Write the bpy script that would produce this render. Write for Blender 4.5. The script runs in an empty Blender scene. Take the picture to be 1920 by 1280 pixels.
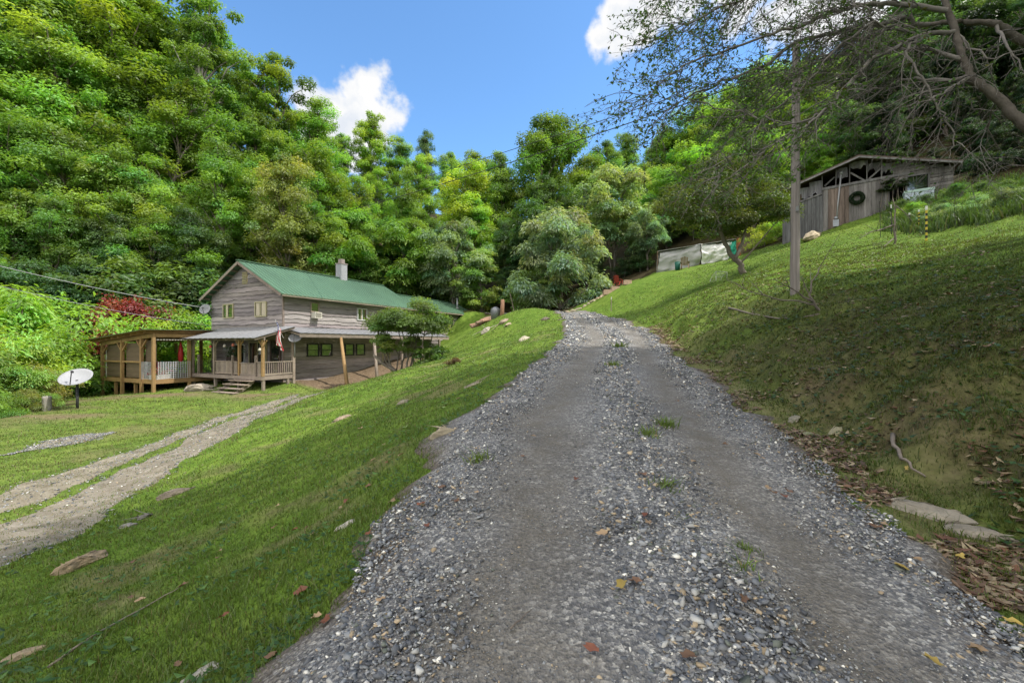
import bpy, bmesh, math, random
import numpy as np
from mathutils import Vector, Matrix
R = math.radians
rnd = random.Random(7)
np.seterr(all="ignore")
SC = bpy.context.scene
COL = SC.collection
F = 820.0; CU = 960.0; HV = 645.0; CZ = 1.5          # focal length in photo pixels, horizon row, eye height

# ------------------------------------------------------------------ noise
def _hash(ix, iy, seed):
    h = (ix * 374761393 + iy * 668265263 + seed * 974711) & 0x7fffffff
    h = ((h ^ (h >> 13)) * 1274126177) & 0x7fffffff
    return ((h ^ (h >> 16)) & 0xffff) / 65535.0
def vnoise(x, y, seed=0):
    x = np.asarray(x, float); y = np.asarray(y, float)
    ix = np.floor(x).astype(np.int64); iy = np.floor(y).astype(np.int64)
    fx = x - ix; fy = y - iy
    fx = fx * fx * (3 - 2 * fx); fy = fy * fy * (3 - 2 * fy)
    a = _hash(ix, iy, seed); b = _hash(ix + 1, iy, seed); c = _hash(ix, iy + 1, seed); d = _hash(ix + 1, iy + 1, seed)
    return (a * (1 - fx) + b * fx) * (1 - fy) + (c * (1 - fx) + d * fx) * fy
def fbm(x, y, seed=0, o=4):
    s = 0; a = .5; t = 0
    for k in range(o):
        s = s + a * vnoise(x * 2 ** k, y * 2 ** k, seed + k * 17); t += a; a *= .5
    return s / t
def sstep(a, b, x):
    t = np.clip((np.asarray(x, float) - a) / (b - a), 0, 1)
    return t * t * (3 - 2 * t)

# ------------------------------------------------------------------ terrain
def P(u, v, Y):
    return ((u - CU) / F * Y, Y, CZ + (HV - v) / F * Y)
RY = np.array([-12, -3, 0, 1.8, 2.9, 5.3, 9, 12, 15.5, 20, 26, 30, 33.5, 37, 41, 46.])
RL = np.array([-1.6, -1.1, -1.0, -.9, -.92, -.75, .22, 1.0, 1.8, 2.55, 3.15, 3.4, 3.1, 1.8, -.6, -4])
RR = np.array([1.9, 2.2, 2.3, 2.4, 2.6, 3.2, 3.8, 4.45, 5.2, 5.6, 6.0, 6.1, 5.9, 4.9, 2.8, 0])
RZ = np.array([-.9, -.2, 0, .12, .24, .44, .88, 1.23, 1.66, 2.24, 2.98, 3.5, 3.92, 4.15, 4.3, 4.5])
ctrl = []
for y, l, r, z in zip(RY, RL, RR, RZ):
    ctrl += [(l, y, z), (r, y, z)]
    if 0 <= y <= 24: ctrl.append((r + .55, y, z - .02))
for p in [  # (u, v, depth) seen ground
    (1490,560,12),(1473,457,31),(1768,368,26.2),(1395,512,24),(1233,512,40),(1362,487,38.5),(1150,549,35),
    (1920,490,8),(1920,700,4.3),(1920,420,14),(1920,350,24),(1490,700,7.6),(1700,640,6.6),(1700,500,12),(1600,440,25),(1300,600,16),(1300,560,21),
    (1000,577,32),(940,592,33),(1040,600,28),(960,640,24),(900,632,30),(830,690,17),(760,690,25.5),(710,708,24.5),(850,640,36),
    (0,1280,2.7),(0,1100,4.7),(0,1050,5.67),(250,1100,4.0),(250,900,9.2),(500,900,7.2),(400,850,10.2),(500,770,17.7),(610,731,24),
    (700,770,10.5),(700,710,17),(600,1000,3.75),(550,1150,2.45),
    (145,765,19.8),(200,780,17.6),(100,850,11.8),(0,900,9.5),(0,800,15.6),(290,735,25),(195,741,27.5),(490,732,24),(549,719,25.8),(400,745,22.6),(652,728,26.0)]:
    ctrl.append(P(*p))
ctrl += [(-14.5,28.5,-.7),(-11.5,30.5,-.5),(-10,33,-.1),(-8.2,36.6,.6),(-6.4,41,1.8),(-3.7,46.5,2.9),(-8.9,29.8,-.85),
    (-7.5,33.5,.2),(-20,30,-.9),(-17,38,.5),(-12,44,2.2),(-30,33,-1.2),(-24,30,-1.6),(-32,24,-1.8),(-38,30,-.5),
    (-34,42,5),(-34,50,12),(-36,60,21),(-40,80,36),(-25,50,9),(-22,62,16),(-20,80,26),(-52,36,7),(-60,50,20),(-80,70,40),(-45,20,-1),(-70,20,6),
    (-12,54,6),(-2,50,5.2),(4,46,5.3),(2,58,8),(0,75,15),(-5,110,31),(10,62,11),(20,75,21),(14,52,10.5),(20,48,12.5),(25,60,19),
    (30,42,14.8),(36,36,15.2),(45,50,26),(40,80,34),(26,34,11.6),(30,26,12.2),(45,24,20),(22,12,8.2),(16,3,5.2),(14,-6,4.2),(30,0,12),(45,-10,19),(12,-20,2.5),
    (60,60,40),(70,20,34),(0,-40,-5),(-30,-20,-3),(-60,-10,0),(-90,10,10),(-9,5.5,-1.45),(-16,5,-1.5),(-9,-4,-1.8),(-25,10,-1.6),(5,90,24),(-60,120,60),(60,120,62),(0,150,46),(110,60,70),(-120,60,70),(-120,-40,20),(120,-40,50)]
ctrl = np.array(ctrl)
def _phi(r2): return np.where(r2 > 1e-9, .5 * r2 * np.log(np.maximum(r2, 1e-9)), 0)
_n = len(ctrl); _c = ctrl[:, :2] / 20
_K = _phi(((_c[:, None] - _c[None]) ** 2).sum(-1)) + np.eye(_n) * 2e-4
_Pm = np.hstack([np.ones((_n, 1)), _c])
_A = np.block([[_K, _Pm], [_Pm.T, np.zeros((3, 3))]])
_w = np.linalg.solve(_A, np.concatenate([ctrl[:, 2], np.zeros(3)]))
def road_edges(y): return np.interp(y, RY, RL), np.interp(y, RY, RR)
def road_t(x, y):
    l, r = road_edges(y); return (x - l) / (r - l)
def H(x, y):
    x = np.atleast_1d(np.asarray(x, float)); y = np.atleast_1d(np.asarray(y, float))
    sh = x.shape; x = x.ravel(); y = y.ravel(); z = np.empty(x.shape)
    for i in range(0, len(x), 20000):
        q = np.stack([x[i:i+20000], y[i:i+20000]], 1) / 20
        d = _phi(((q[:, None] - _c[None]) ** 2).sum(-1))
        z[i:i+20000] = d @ _w[:_n] + _w[_n] + q @ _w[_n+1:]
    l, r = road_edges(y)
    off = np.maximum(np.maximum(l - x, x - r), 0); off = np.where((y > 46) | (y < -12), 3, off)
    k = sstep(0, 1.2, off)
    z = z + k * ((fbm(x * .9, y * .9, 3, 3) - .5) * .22 + (fbm(x * 3.1, y * 3.1, 9, 2) - .5) * .05)
    bank = sstep(.2, .9, x - r) * sstep(5.5, 2.0, x - r) * sstep(24, 14, y)           # rough cut bank beside the drive
    z = z + bank * ((fbm(x * 2.2, y * 1.6, 21, 4) - .5) * .5) + bank * (fbm(x * 5.5, y * 5, 25, 3) - .5) * .17 + .26 * sstep(.55, 1.15, x - r + (fbm(x * 1.3, y * 1.3, 23, 3) - .5) * .7) * sstep(6.5, 2.0, x - r) * sstep(26, 12, y)
    hd = np.hypot(x, y) + .01; cap = 2 + hd * (.24 + .24 * (x / hd) ** 2); far_ = hd > 42      # rounded hilltops
    e_ = np.maximum(z - cap, 0); z = np.where(far_, z - e_ + e_ / (1 + e_ * .12), z)
    far = sstep(45, 80, hd)
    z = z + far * (fbm(x * .08, y * .08, 5, 3) - .5) * 6
    return z.reshape(sh)
def h1(x, y): return float(H(x, y)[0])
def G(u, Y):
    x = (u - CU) / F * Y
    return (x, Y, h1(x, Y))
def normal_at(x, y, e=.15):
    return Vector((h1(x - e, y) - h1(x + e, y), h1(x, y - e) - h1(x, y + e), 2 * e)).normalized()

# ------------------------------------------------------------------ materials
def nd(nt, t, **kw):
    n = nt.nodes.new(t)
    for k, v in kw.items():
        if k in n.inputs: n.inputs[k].default_value = v
        else: setattr(n, k, v)
    return n
MATS = {}
def mat(name, base=(.5, .5, .5), rough=.7, var=.25, scale=6, stretch=(1, 1, 1), bump=.2, use_col=True, spec=.3, metal=0, dark=None, detail=5, coord='Object'):
    m = bpy.data.materials.new(name); m.use_nodes = True; nt = m.node_tree; L = nt.links
    b = nt.nodes['Principled BSDF']; b.inputs['Roughness'].default_value = rough; b.inputs['Metallic'].default_value = metal
    b.inputs['Specular IOR Level'].default_value = spec
    tc = nd(nt, 'ShaderNodeTexCoord'); mp = nd(nt, 'ShaderNodeMapping', Scale=stretch)
    L.new(tc.outputs[coord], mp.inputs[0])
    n1 = nd(nt, 'ShaderNodeTexNoise', Scale=scale, Detail=detail, Roughness=.65); L.new(mp.outputs[0], n1.inputs['Vector'])
    n2 = nd(nt, 'ShaderNodeTexNoise', Scale=scale * .17, Detail=3.0); L.new(mp.outputs[0], n2.inputs['Vector'])
    ad = nd(nt, 'ShaderNodeMath', operation='ADD'); L.new(n1.outputs[0], ad.inputs[0]); L.new(n2.outputs[0], ad.inputs[1])
    mr = nd(nt, 'ShaderNodeMapRange'); mr.inputs[1].default_value = .6; mr.inputs[2].default_value = 1.4
    L.new(ad.outputs[0], mr.inputs[0])
    mx = nd(nt, 'ShaderNodeMix', data_type='RGBA')
    d = dark or tuple(c * (1 - var) for c in base); l = tuple(min(1, c * (1 + var)) for c in base)
    mx.inputs[6].default_value = (*d, 1); mx.inputs[7].default_value = (*l, 1); L.new(mr.outputs[0], mx.inputs[0])
    out = mx.outputs[2]
    if use_col:
        at = nd(nt, 'ShaderNodeAttribute', attribute_name='col')
        mm = nd(nt, 'ShaderNodeMix', data_type='RGBA', blend_type='MULTIPLY'); mm.inputs[0].default_value = 1
        L.new(out, mm.inputs[6]); L.new(at.outputs[0], mm.inputs[7]); out = mm.outputs[2]
    L.new(out, b.inputs['Base Color'])
    if bump:
        bp = nd(nt, 'ShaderNodeBump', Strength=bump, Distance=.02); L.new(n1.outputs[0], bp.inputs['Height']); L.new(bp.outputs[0], b.inputs['Normal'])
    MATS[name] = m
    return m
def leaf_mat(name, trans=.4, use_obj=True, rough=.45, base=(1, 1, 1)):
    m = bpy.data.materials.new(name); m.use_nodes = True; nt = m.node_tree; L = nt.links
    b = nt.nodes['Principled BSDF']; b.inputs['Roughness'].default_value = rough; b.inputs['Specular IOR Level'].default_value = .5
    at = nd(nt, 'ShaderNodeAttribute', attribute_name='col'); out = at.outputs[0]
    mm = nd(nt, 'ShaderNodeMix', data_type='RGBA', blend_type='MULTIPLY'); mm.inputs[0].default_value = 1
    L.new(out, mm.inputs[6])
    if use_obj:
        oi = nd(nt, 'ShaderNodeObjectInfo'); L.new(oi.outputs['Color'], mm.inputs[7])
    else: mm.inputs[7].default_value = (*base, 1)
    out = mm.outputs[2]
    L.new(out, b.inputs['Base Color'])
    tr = nd(nt, 'ShaderNodeBsdfTranslucent')
    m2 = nd(nt, 'ShaderNodeMix', data_type='RGBA', blend_type='MULTIPLY'); m2.inputs[0].default_value = 1
    L.new(out, m2.inputs[6]); m2.inputs[7].default_value = (1.5, 1.45, .5, 1); L.new(m2.outputs[2], tr.inputs[0])
    ms = nd(nt, 'ShaderNodeMixShader'); ms.inputs[0].default_value = trans
    L.new(b.outputs[0], ms.inputs[1]); L.new(tr.outputs[0], ms.inputs[2])
    L.new(ms.outputs[0], nt.nodes['Material Output'].inputs[0])
    MATS[name] = m
    return m

# ------------------------------------------------------------------ objects
def tag(o, label=None, cat=None, group=None, kind=None):
    if label: o['label'] = label
    if cat: o['category'] = cat
    if group: o['group'] = group
    if kind: o['kind'] = kind
    return o
def thing(name, label, cat, loc=(0, 0, 0), rz=0, group=None):
    o = bpy.data.objects.new(name, None); COL.objects.link(o); o.location = loc; o.rotation_euler = (0, 0, rz)
    o.empty_display_size = .2
    return tag(o, label, cat, group)
def link(name, me, m, parent=None):
    o = bpy.data.objects.new(name, me); COL.objects.link(o)
    if m and not me.materials: me.materials.append(m)
    if parent: o.parent = parent
    return o
def np_mesh(name, V, Fc, col=None, smooth=False, attrs=None):
    V = np.asarray(V, np.float32); Fc = np.asarray(Fc, np.int32); k = Fc.shape[1]
    me = bpy.data.meshes.new(name)
    me.vertices.add(len(V)); me.vertices.foreach_set('co', V.ravel())
    me.loops.add(Fc.size); me.loops.foreach_set('vertex_index', Fc.ravel())
    me.polygons.add(len(Fc)); me.polygons.foreach_set('loop_start', np.arange(0, Fc.size, k, dtype=np.int32))
    try: me.polygons.foreach_set('loop_total', np.full(len(Fc), k, np.int32))
    except Exception: pass
    me.update(calc_edges=True)
    if col is not None:
        a = me.color_attributes.new('col', 'FLOAT_COLOR', 'POINT')
        c = np.ones((len(V), 4), np.float32); c[:, :3] = col; a.data.foreach_set('color', c.ravel())
    for kx, vx in (attrs or {}).items():
        a = me.attributes.new(kx, 'FLOAT', 'POINT'); a.data.foreach_set('value', np.asarray(vx, np.float32).ravel())
    if smooth: me.polygons.foreach_set('use_smooth', np.ones(len(Fc), bool))
    return me
class MB:
    def __init__(s): s.v = []; s.f = []; s.c = []; s.col = (1, 1, 1)
    def add(s, vs, fs):
        n = len(s.v); s.v += [tuple(v) for v in vs]; s.f += [tuple(i + n for i in f) for f in fs]; s.c += [s.col] * len(vs); return s
    def shade(s, a=.85, b=1.15):
        k = rnd.uniform(a, b); s.col = (k, k * rnd.uniform(.97, 1.03), k * rnd.uniform(.95, 1.05)); return s
    def hexa(s, p):  # 8 corners: bottom 4 ccw, top 4 ccw
        return s.add(p, [(3, 2, 1, 0), (4, 5, 6, 7), (0, 1, 5, 4), (1, 2, 6, 5), (2, 3, 7, 6), (3, 0, 4, 7)])
    def box(s, x0, x1, y0, y1, z0, z1):
        return s.hexa([(x0, y0, z0), (x1, y0, z0), (x1, y1, z0), (x0, y1, z0), (x0, y0, z1), (x1, y0, z1), (x1, y1, z1), (x0, y1, z1)])
    def bar(s, a, b, w, h, up=(0, 0, 1)):
        a = Vector(a); b = Vector(b); d = (b - a).normalized(); u = Vector(up)
        if abs(d.dot(u)) > .99: u = Vector((1, 0, 0))
        sx = d.cross(u).normalized() * (w / 2); sz = sx.cross(d).normalized() * (h / 2)
        return s.hexa([a - sx - sz, a + sx - sz, b + sx - sz, b - sx - sz, a - sx + sz, a + sx + sz, b + sx + sz, b - sx + sz])
    def tube(s, pts, rad, n=6, cap=True):
        pts = [Vector(p) for p in pts]
        if not hasattr(rad, '__len__'): rad = [rad] * len(pts)
        vs = []; ref = None
        for i, p in enumerate(pts):
            d = (pts[min(i + 1, len(pts) - 1)] - pts[max(i - 1, 0)]).normalized()
            if ref is None: ref = Vector((1, 0, 0)) if abs(d.x) < .8 else Vector((0, 1, 0))
            a = d.cross(ref).normalized(); b = d.cross(a); ref = b.cross(d) if False else ref
            for k in range(n):
                t = 2 * math.pi * k / n; vs.append(p + (a * math.cos(t) + b * math.sin(t)) * rad[i])
        fs = [(i * n + k, i * n + (k + 1) % n, (i + 1) * n + (k + 1) % n, (i + 1) * n + k) for i in range(len(pts) - 1) for k in range(n)]
        if cap: fs += [tuple(range(n - 1, -1, -1)), tuple(range((len(pts) - 1) * n, len(pts) * n))]
        return s.add(vs, fs)
    def lathe(s, prof, c=(0, 0, 0), n=16):
        vs = [(c[0] + r * math.cos(2 * math.pi * k / n), c[1] + r * math.sin(2 * math.pi * k / n), c[2] + z) for r, z in prof for k in range(n)]
        fs = [(i * n + k, i * n + (k + 1) % n, (i + 1) * n + (k + 1) % n, (i + 1) * n + k) for i in range(len(prof) - 1) for k in range(n)]
        return s.add(vs, fs)
    def quad(s, a, b, c, d): return s.add([a, b, c, d], [(0, 1, 2, 3)])
    def build(s, name, m, parent=None, smooth=False):
        me = bpy.data.meshes.new(name); me.from_pydata(s.v, [], s.f); me.update()
        a = me.color_attributes.new('col', 'FLOAT_COLOR', 'POINT')
        c = np.ones((len(s.v), 4), np.float32)
        if len(s.v): c[:, :3] = np.array(s.c); a.data.foreach_set('color', c.ravel())
        if smooth: me.polygons.foreach_set('use_smooth', np.ones(len(me.polygons), bool))
        return link(name, me, m, parent)

# materials used all over
BARK = mat('bark', (.19, .16, .135), .9, .45, 9, (1, 1, .25), .6)
BARKG = mat('grey_bark', (.27, .25, .225), .9, .4, 8, (1, 1, .3), .6)
LEAF = leaf_mat('leaf', .48)
LEAFV = leaf_mat('leaf_plain', .35, False)
LITTER = leaf_mat('dry_leaf', .12, False, .7)
SIDING = mat('weathered_siding', (.295, .262, .252), .85, .42, 5, (.35, .35, 5), .5, dark=(.11, .095, .10))
OLDWOOD = mat('old_grey_boards', (.158, .153, .157), .9, .45, 6, (4, 4, .35), .5, dark=(.06, .056, .058))
TIMBER = mat('treated_timber', (.30, .19, .085), .75, .3, 6, (1, 1, 1), .25)
GREYTIMBER = mat('grey_timber', (.27, .22, .18), .85, .35, 7, (1, 1, 1), .3)
GREENROOF = mat('green_metal', (.082, .158, .098), .5, .28, .9, (1, .35, 1), .02, spec=.45, detail=9)
TIN = mat('galvanised_tin', (.33, .335, .35), .45, .2, 3, (1, 1, 1), .03, metal=.35)
RUST = mat('rusty_tin', (.12, .085, .07), .7, .5, 4, (1, 1, 1), .1)
WHITE = mat('white_paint', (.62, .62, .61), .5, .08, 4, (1, 1, 1), .03)
CREAM = mat('window_frame_paint', (.42, .38, .24), .55, .1, 4, (1, 1, 1), .03)
BLOCK = mat('chimney_block', (.33, .335, .36), .9, .25, 8, (1, 1, 1), .3)
DARK = mat('dark_metal', (.035, .035, .038), .5, .2, 6, (1, 1, 1), .05)
BLACK = mat('dark_interior', (.012, .011, .01), .9, .2, 6, (1, 1, 1), 0)
SCREEN = mat('tan_shade_cloth', (.155, .115, .075), .9, .15, 14, (1, 1, 4), .1)
TARP = mat('grey_tarp', (.36, .36, .35), .55, .18, 2, (1, 1, 1), .15)
TARPW = mat('white_tarp', (.74, .73, .70), .5, .08, 2, (1, 1, 1), .1)
TARPG = mat('green_tarp', (.02, .30, .20), .5, .15, 2, (1, 1, 1), .1)
ROCK = mat('rock', (.27, .25, .215), .9, .4, 5, (1, 1, 1), .8)
PAINT = mat('plain_paint', (1, 1, 1), .5, .06, 5, (1, 1, 1), .03)
GLASS = bpy.data.materials.new('window_glass'); GLASS.use_nodes = True
_b = GLASS.node_tree.nodes['Principled BSDF']; _b.inputs['Base Color'].default_value = (.02, .025, .02, 1); _b.inputs['Roughness'].default_value = .04
_b.inputs['Specular IOR Level'].default_value = 1.0; _b.inputs['IOR'].default_value = 2.0
SKY_STR, SUN_STR, STONES, GRASS, LEAVES, TWIGS = .15, 5.0, 1.0, 1.0, 1.0, 1.0
FILL_CLOUD_STR = 2.4
# ------------------------------------------------------------------ camera, sky, sun
cam = bpy.data.cameras.new('camera'); co = bpy.data.objects.new('camera', cam); COL.objects.link(co)
co.location = (0, 0, CZ); co.rotation_euler = (R(90), 0, 0)
cam.sensor_width = 36; cam.lens = 36 * F / 1920; cam.shift_y = (HV - 640) / 1920
cam.clip_start = .05; cam.clip_end = 2000
SC.camera = co
SC.view_settings.view_transform = 'Standard'; SC.view_settings.look = 'None'; SC.view_settings.exposure = 0
SC.render.engine = 'CYCLES'
cy = SC.cycles
cy.use_denoising = True; cy.max_bounces = 6; cy.diffuse_bounces = 3; cy.glossy_bounces = 2; cy.transmission_bounces = 4; cy.caustics_reflective = False; cy.caustics_refractive = False
cy.use_adaptive_sampling = True; cy.adaptive_threshold = .02; cy.sample_clamp_indirect = 6
try:
    cy.denoising_prefilter = 'ACCURATE'; cy.denoising_input_passes = 'RGB_ALBEDO_NORMAL'
except Exception: pass
SUN_EL, SUN_AZ = 55, 100
w = bpy.data.worlds.new('World'); SC.world = w; w.use_nodes = True; nt = w.node_tree; nt.nodes.clear(); L = nt.links
sky = nd(nt, 'ShaderNodeTexSky', sky_type='NISHITA', sun_disc=False); sky.sun_elevation = R(SUN_EL); sky.sun_rotation = R(SUN_AZ)
sky.altitude = 600; sky.air_density = 1.0; sky.dust_density = .4; sky.ozone_density = 1.6
bg = nd(nt, 'ShaderNodeBackground', Strength=SKY_STR); tint = nd(nt, 'ShaderNodeMix', data_type='RGBA', blend_type='MULTIPLY'); tint.inputs[0].default_value = 1; tint.inputs[7].default_value = (1.3, 1.75, 2.0, 1)   # hazy summer-blue air
L.new(sky.outputs[0], tint.inputs[6]); L.new(tint.outputs[2], bg.inputs[0])
tc = nd(nt, 'ShaderNodeTexCoord')
nz = nd(nt, 'ShaderNodeTexNoise', Scale=13.0, Detail=7.0, Roughness=.55); L.new(tc.outputs['Generated'], nz.inputs['Vector'])
vm = nd(nt, 'ShaderNodeVectorMath', operation='SUBTRACT'); vm.inputs[1].default_value = (.5, .5, .5); L.new(nz.outputs['Color'], vm.inputs[0])
vs = nd(nt, 'ShaderNodeVectorMath', operation='SCALE'); vs.inputs['Scale'].default_value = .13; L.new(vm.outputs[0], vs.inputs[0])
va = nd(nt, 'ShaderNodeVectorMath', operation='ADD'); L.new(tc.outputs['Generated'], va.inputs[0]); L.new(vs.outputs[0], va.inputs[1])
last = None
for (u, v, r) in [(668,178,.040),(694,186,.048),(700,215,.055),(640,230,.06),(590,200,.045),(620,262,.07),(560,185,.02),(690,250,.05),
                  (1145,55,.04),(1185,40,.055),(1165,80,.035),(1225,25,.045),(1290,15,.04),(1500,20,.055),(1590,15,.06),(1690,5,.05),(1390,5,.04)]:
    c = Vector(((u - CU) / F, 1, (HV - v) / F)).normalized()
    dn = nd(nt, 'ShaderNodeVectorMath', operation='DISTANCE'); dn.inputs[1].default_value = c; L.new(va.outputs[0], dn.inputs[0])
    sb = nd(nt, 'ShaderNodeMath', operation='SUBTRACT'); sb.inputs[0].default_value = r; L.new(dn.outputs['Value'], sb.inputs[1])
    if last is None: last = sb
    else:
        mx = nd(nt, 'ShaderNodeMath', operation='MAXIMUM'); L.new(last.outputs[0], mx.inputs[0]); L.new(sb.outputs[0], mx.inputs[1]); last = mx
mr = nd(nt, 'ShaderNodeMapRange', interpolation_type='SMOOTHSTEP'); mr.inputs[1].default_value = -.012; mr.inputs[2].default_value = .014; L.new(last.outputs[0], mr.inputs[0])
nz2 = nd(nt, 'ShaderNodeTexNoise', Scale=16.0, Detail=6.0); L.new(va.outputs[0], nz2.inputs['Vector'])
cr = nd(nt, 'ShaderNodeValToRGB'); cr.color_ramp.elements[0].position = .3; cr.color_ramp.elements[0].color = (.80, .85, .93, 1)
cr.color_ramp.elements[1].position = .55; cr.color_ramp.elements[1].color = (1, 1, 1, 1); L.new(nz2.outputs[0], cr.inputs[0])
bg2 = nd(nt, 'ShaderNodeBackground', Strength=1.0); L.new(cr.outputs[0], bg2.inputs[0])
mxs = nd(nt, 'ShaderNodeMixShader'); L.new(mr.outputs[0], mxs.inputs[0]); L.new(bg.outputs[0], mxs.inputs[1]); L.new(bg2.outputs[0], mxs.inputs[2])
# unseen bright clouds added behind and above the camera to lift the shade
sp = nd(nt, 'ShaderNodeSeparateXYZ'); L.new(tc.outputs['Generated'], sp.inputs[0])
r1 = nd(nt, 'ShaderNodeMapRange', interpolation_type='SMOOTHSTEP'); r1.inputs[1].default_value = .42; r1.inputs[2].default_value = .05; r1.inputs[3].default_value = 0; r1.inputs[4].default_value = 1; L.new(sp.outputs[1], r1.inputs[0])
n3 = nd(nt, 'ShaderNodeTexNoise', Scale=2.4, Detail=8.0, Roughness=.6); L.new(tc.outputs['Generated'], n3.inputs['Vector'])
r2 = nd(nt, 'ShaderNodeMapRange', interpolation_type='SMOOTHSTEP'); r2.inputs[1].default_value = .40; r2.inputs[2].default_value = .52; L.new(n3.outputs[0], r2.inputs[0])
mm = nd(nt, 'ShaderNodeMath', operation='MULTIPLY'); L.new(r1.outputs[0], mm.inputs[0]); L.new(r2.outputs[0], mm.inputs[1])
bg3 = nd(nt, 'ShaderNodeBackground', Strength=FILL_CLOUD_STR, Color=(1, .955, .88, 1))
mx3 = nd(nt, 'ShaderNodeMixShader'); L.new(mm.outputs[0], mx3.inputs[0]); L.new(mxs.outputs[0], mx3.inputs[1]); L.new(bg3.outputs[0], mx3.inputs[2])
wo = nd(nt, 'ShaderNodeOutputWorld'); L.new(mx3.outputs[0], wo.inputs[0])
sl = bpy.data.lights.new('sun', 'SUN'); so = bpy.data.objects.new('sun', sl); COL.objects.link(so)
sl.energy = SUN_STR; sl.angle = R(.53); sl.color = (1, .95, .86)
sd = Vector((math.sin(R(SUN_AZ)) * math.cos(R(SUN_EL)), math.cos(R(SUN_AZ)) * math.cos(R(SUN_EL)), math.sin(R(SUN_EL))))
so.rotation_euler = sd.to_track_quat('Z', 'Y').to_euler(); so.location = (30, 0, 60)

def GP(u, v, y0=1.4, y1=70):
    ys = np.geomspace(y0, y1, 500); xs = (u - CU) / F * ys; zr = CZ + (HV - v) / F * ys
    d = zr - H(xs, ys); k = np.where(d <= 0)[0]
    i = int(k[0]) if len(k) else 499
    return (float(xs[i]), float(ys[i]), h1(xs[i], ys[i]))

# ------------------------------------------------------------------ ground sheet
def axis(core0, core1, step, lo, hi, g):
    c = list(np.arange(core0, core1, step)); a = core0; s = step; left = []
    while a > lo: s *= g; a -= s; left.append(a)
    a = c[-1]; s = step; right = []
    while a < hi: s *= g; a += s; right.append(a)
    return np.array(left[::-1] + c + right)
GX = axis(-10, 9, .13, -260, 260, 1.055); GY = axis(.4, 22, .13, -120, 400, 1.05)
XX, YY = np.meshgrid(GX, GY); ZZ = H(XX, YY)
LAWN = [(-40,-40),(-23,0),(-20.3,12),(-20.8,21),(-29,25.5),(-27,30),(-21,31),(-14,34.5),(-8,42),(-2.6,46),(-1.6,38),(2.5,38),(6,41),(13,41.8),(20,39.8),(20.5,33),(26,27),(31,22),(25,10),(20,4),(18,-6),(24,-40)]
def inpoly(x, y, poly):
    r = np.zeros(np.shape(x), bool); n = len(poly)
    for i in range(n):
        (x0, y0), (x1, y1) = poly[i], poly[(i + 1) % n]
        if y0 == y1: continue
        c = ((y0 > y) != (y1 > y)) & (x < (x1 - x0) * (y - y0) / (y1 - y0) + x0); r ^= c
    return r
def lawn_mask(x, y):
    jx = (fbm(x * .7, y * .7, 31) - .5) * 2.4; jy = (fbm(x * .7, y * .7, 47) - .5) * 2.4
    return inpoly(x + jx, y + jy, LAWN)
def dirt_mask(x, y):
    hx = (x + 13.7) * .43 + (y - 26.2) * .903; hy = -(x + 13.7) * .903 + (y - 26.2) * .43
    d = sstep(-4.2, -2.6, hy + (fbm(x, y, 61) - .5) * 1.5) * sstep(.5, -.2, hy) * sstep(-.6, .6, hx) * sstep(13, 10, hx)
    for (cx, cy_, rx, ry) in [(-19.5, 23.6, 4.2, .8), (-23, 22.5, 3.5, .7), (-12.6, 23.0, 2.2, .5), (-18.0, 17.6, 2.4, .6)]:
        d = np.maximum(d, sstep(1.5, .2, np.hypot((x - cx) / rx, (y - cy_) / ry) + (fbm(x * 1.3, y * 1.3, 71) - .5) * 1.6) * .9)
    l, r = road_edges(y)
    near = sstep(26, 18, y) * sstep(-3, 0, y)
    # bare streaks on the near slope and raw earth on the cut bank
    s = sstep(.60, .70, fbm(x * .55 + y * .5, y * .9 - x * .2, 81, 4)) * sstep(-7.5, -5, x) * sstep(.2, .8, l - x)
    d = np.maximum(d, s * .55 * near)
    bk = sstep(0, .3, x - r) * sstep(5.6, 1.0, x - r) * sstep(21, 11, y)
    d = np.maximum(d, bk * (.22 + .9 * (fbm(x * 1.1, y * 1.1, 91, 4) - .42)))
    dt = sstep(-.1, .15, x - r) * sstep(.8, .35, x - r) * sstep(26, 16, y)
    yard = sstep(-6.5, -9, x) * sstep(26, 22, y) * sstep(-2, 2, y); d = np.maximum(d, yard * (.10 + .4 * sstep(.5, .75, fbm(x * .45 + 3, y * .6, 95, 4))))
    return np.clip(np.maximum(d, dt * .6), 0, 1)
def moss_mask(x, y):
    l, r = road_edges(y)
    return sstep(.2, 1.0, x - r) * sstep(6.5, 3.0, x - r + (fbm(x * .6, y * .6, 97) - .5) * 2.5) * sstep(17, 8, y)
lw = lawn_mask(XX, YY).astype(float); dm = dirt_mask(XX, YY); ms = moss_mask(XX, YY)
nx, ny = len(GX), len(GY)
ii = (np.arange(ny - 1)[:, None] * nx + np.arange(nx - 1)[None]).ravel()
Fq = np.stack([ii, ii + 1, ii + nx + 1, ii + nx], 1)
GM = bpy.data.materials.new('lawn_and_forest_floor'); GM.use_nodes = True; nt = GM.node_tree; L = nt.links; pb = nt.nodes['Principled BSDF']
pb.inputs['Roughness'].default_value = .95; pb.inputs['Specular IOR Level'].default_value = .1
tc = nd(nt, 'ShaderNodeTexCoord')
def ramp(fac, stops):
    n = nd(nt, 'ShaderNodeValToRGB'); e = n.color_ramp.elements
    while len(e) < len(stops): e.new(.5)
    for k, (p, c) in zip(e, stops): k.position = p; k.color = (*c, 1)
    L.new(fac, n.inputs[0]); return n.outputs[0]
def noise(s, d=5.0, r=.6):
    n = nd(nt, 'ShaderNodeTexNoise', Scale=s, Detail=d, Roughness=r); L.new(tc.outputs['Object'], n.inputs['Vector']); return n.outputs[0]
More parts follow.
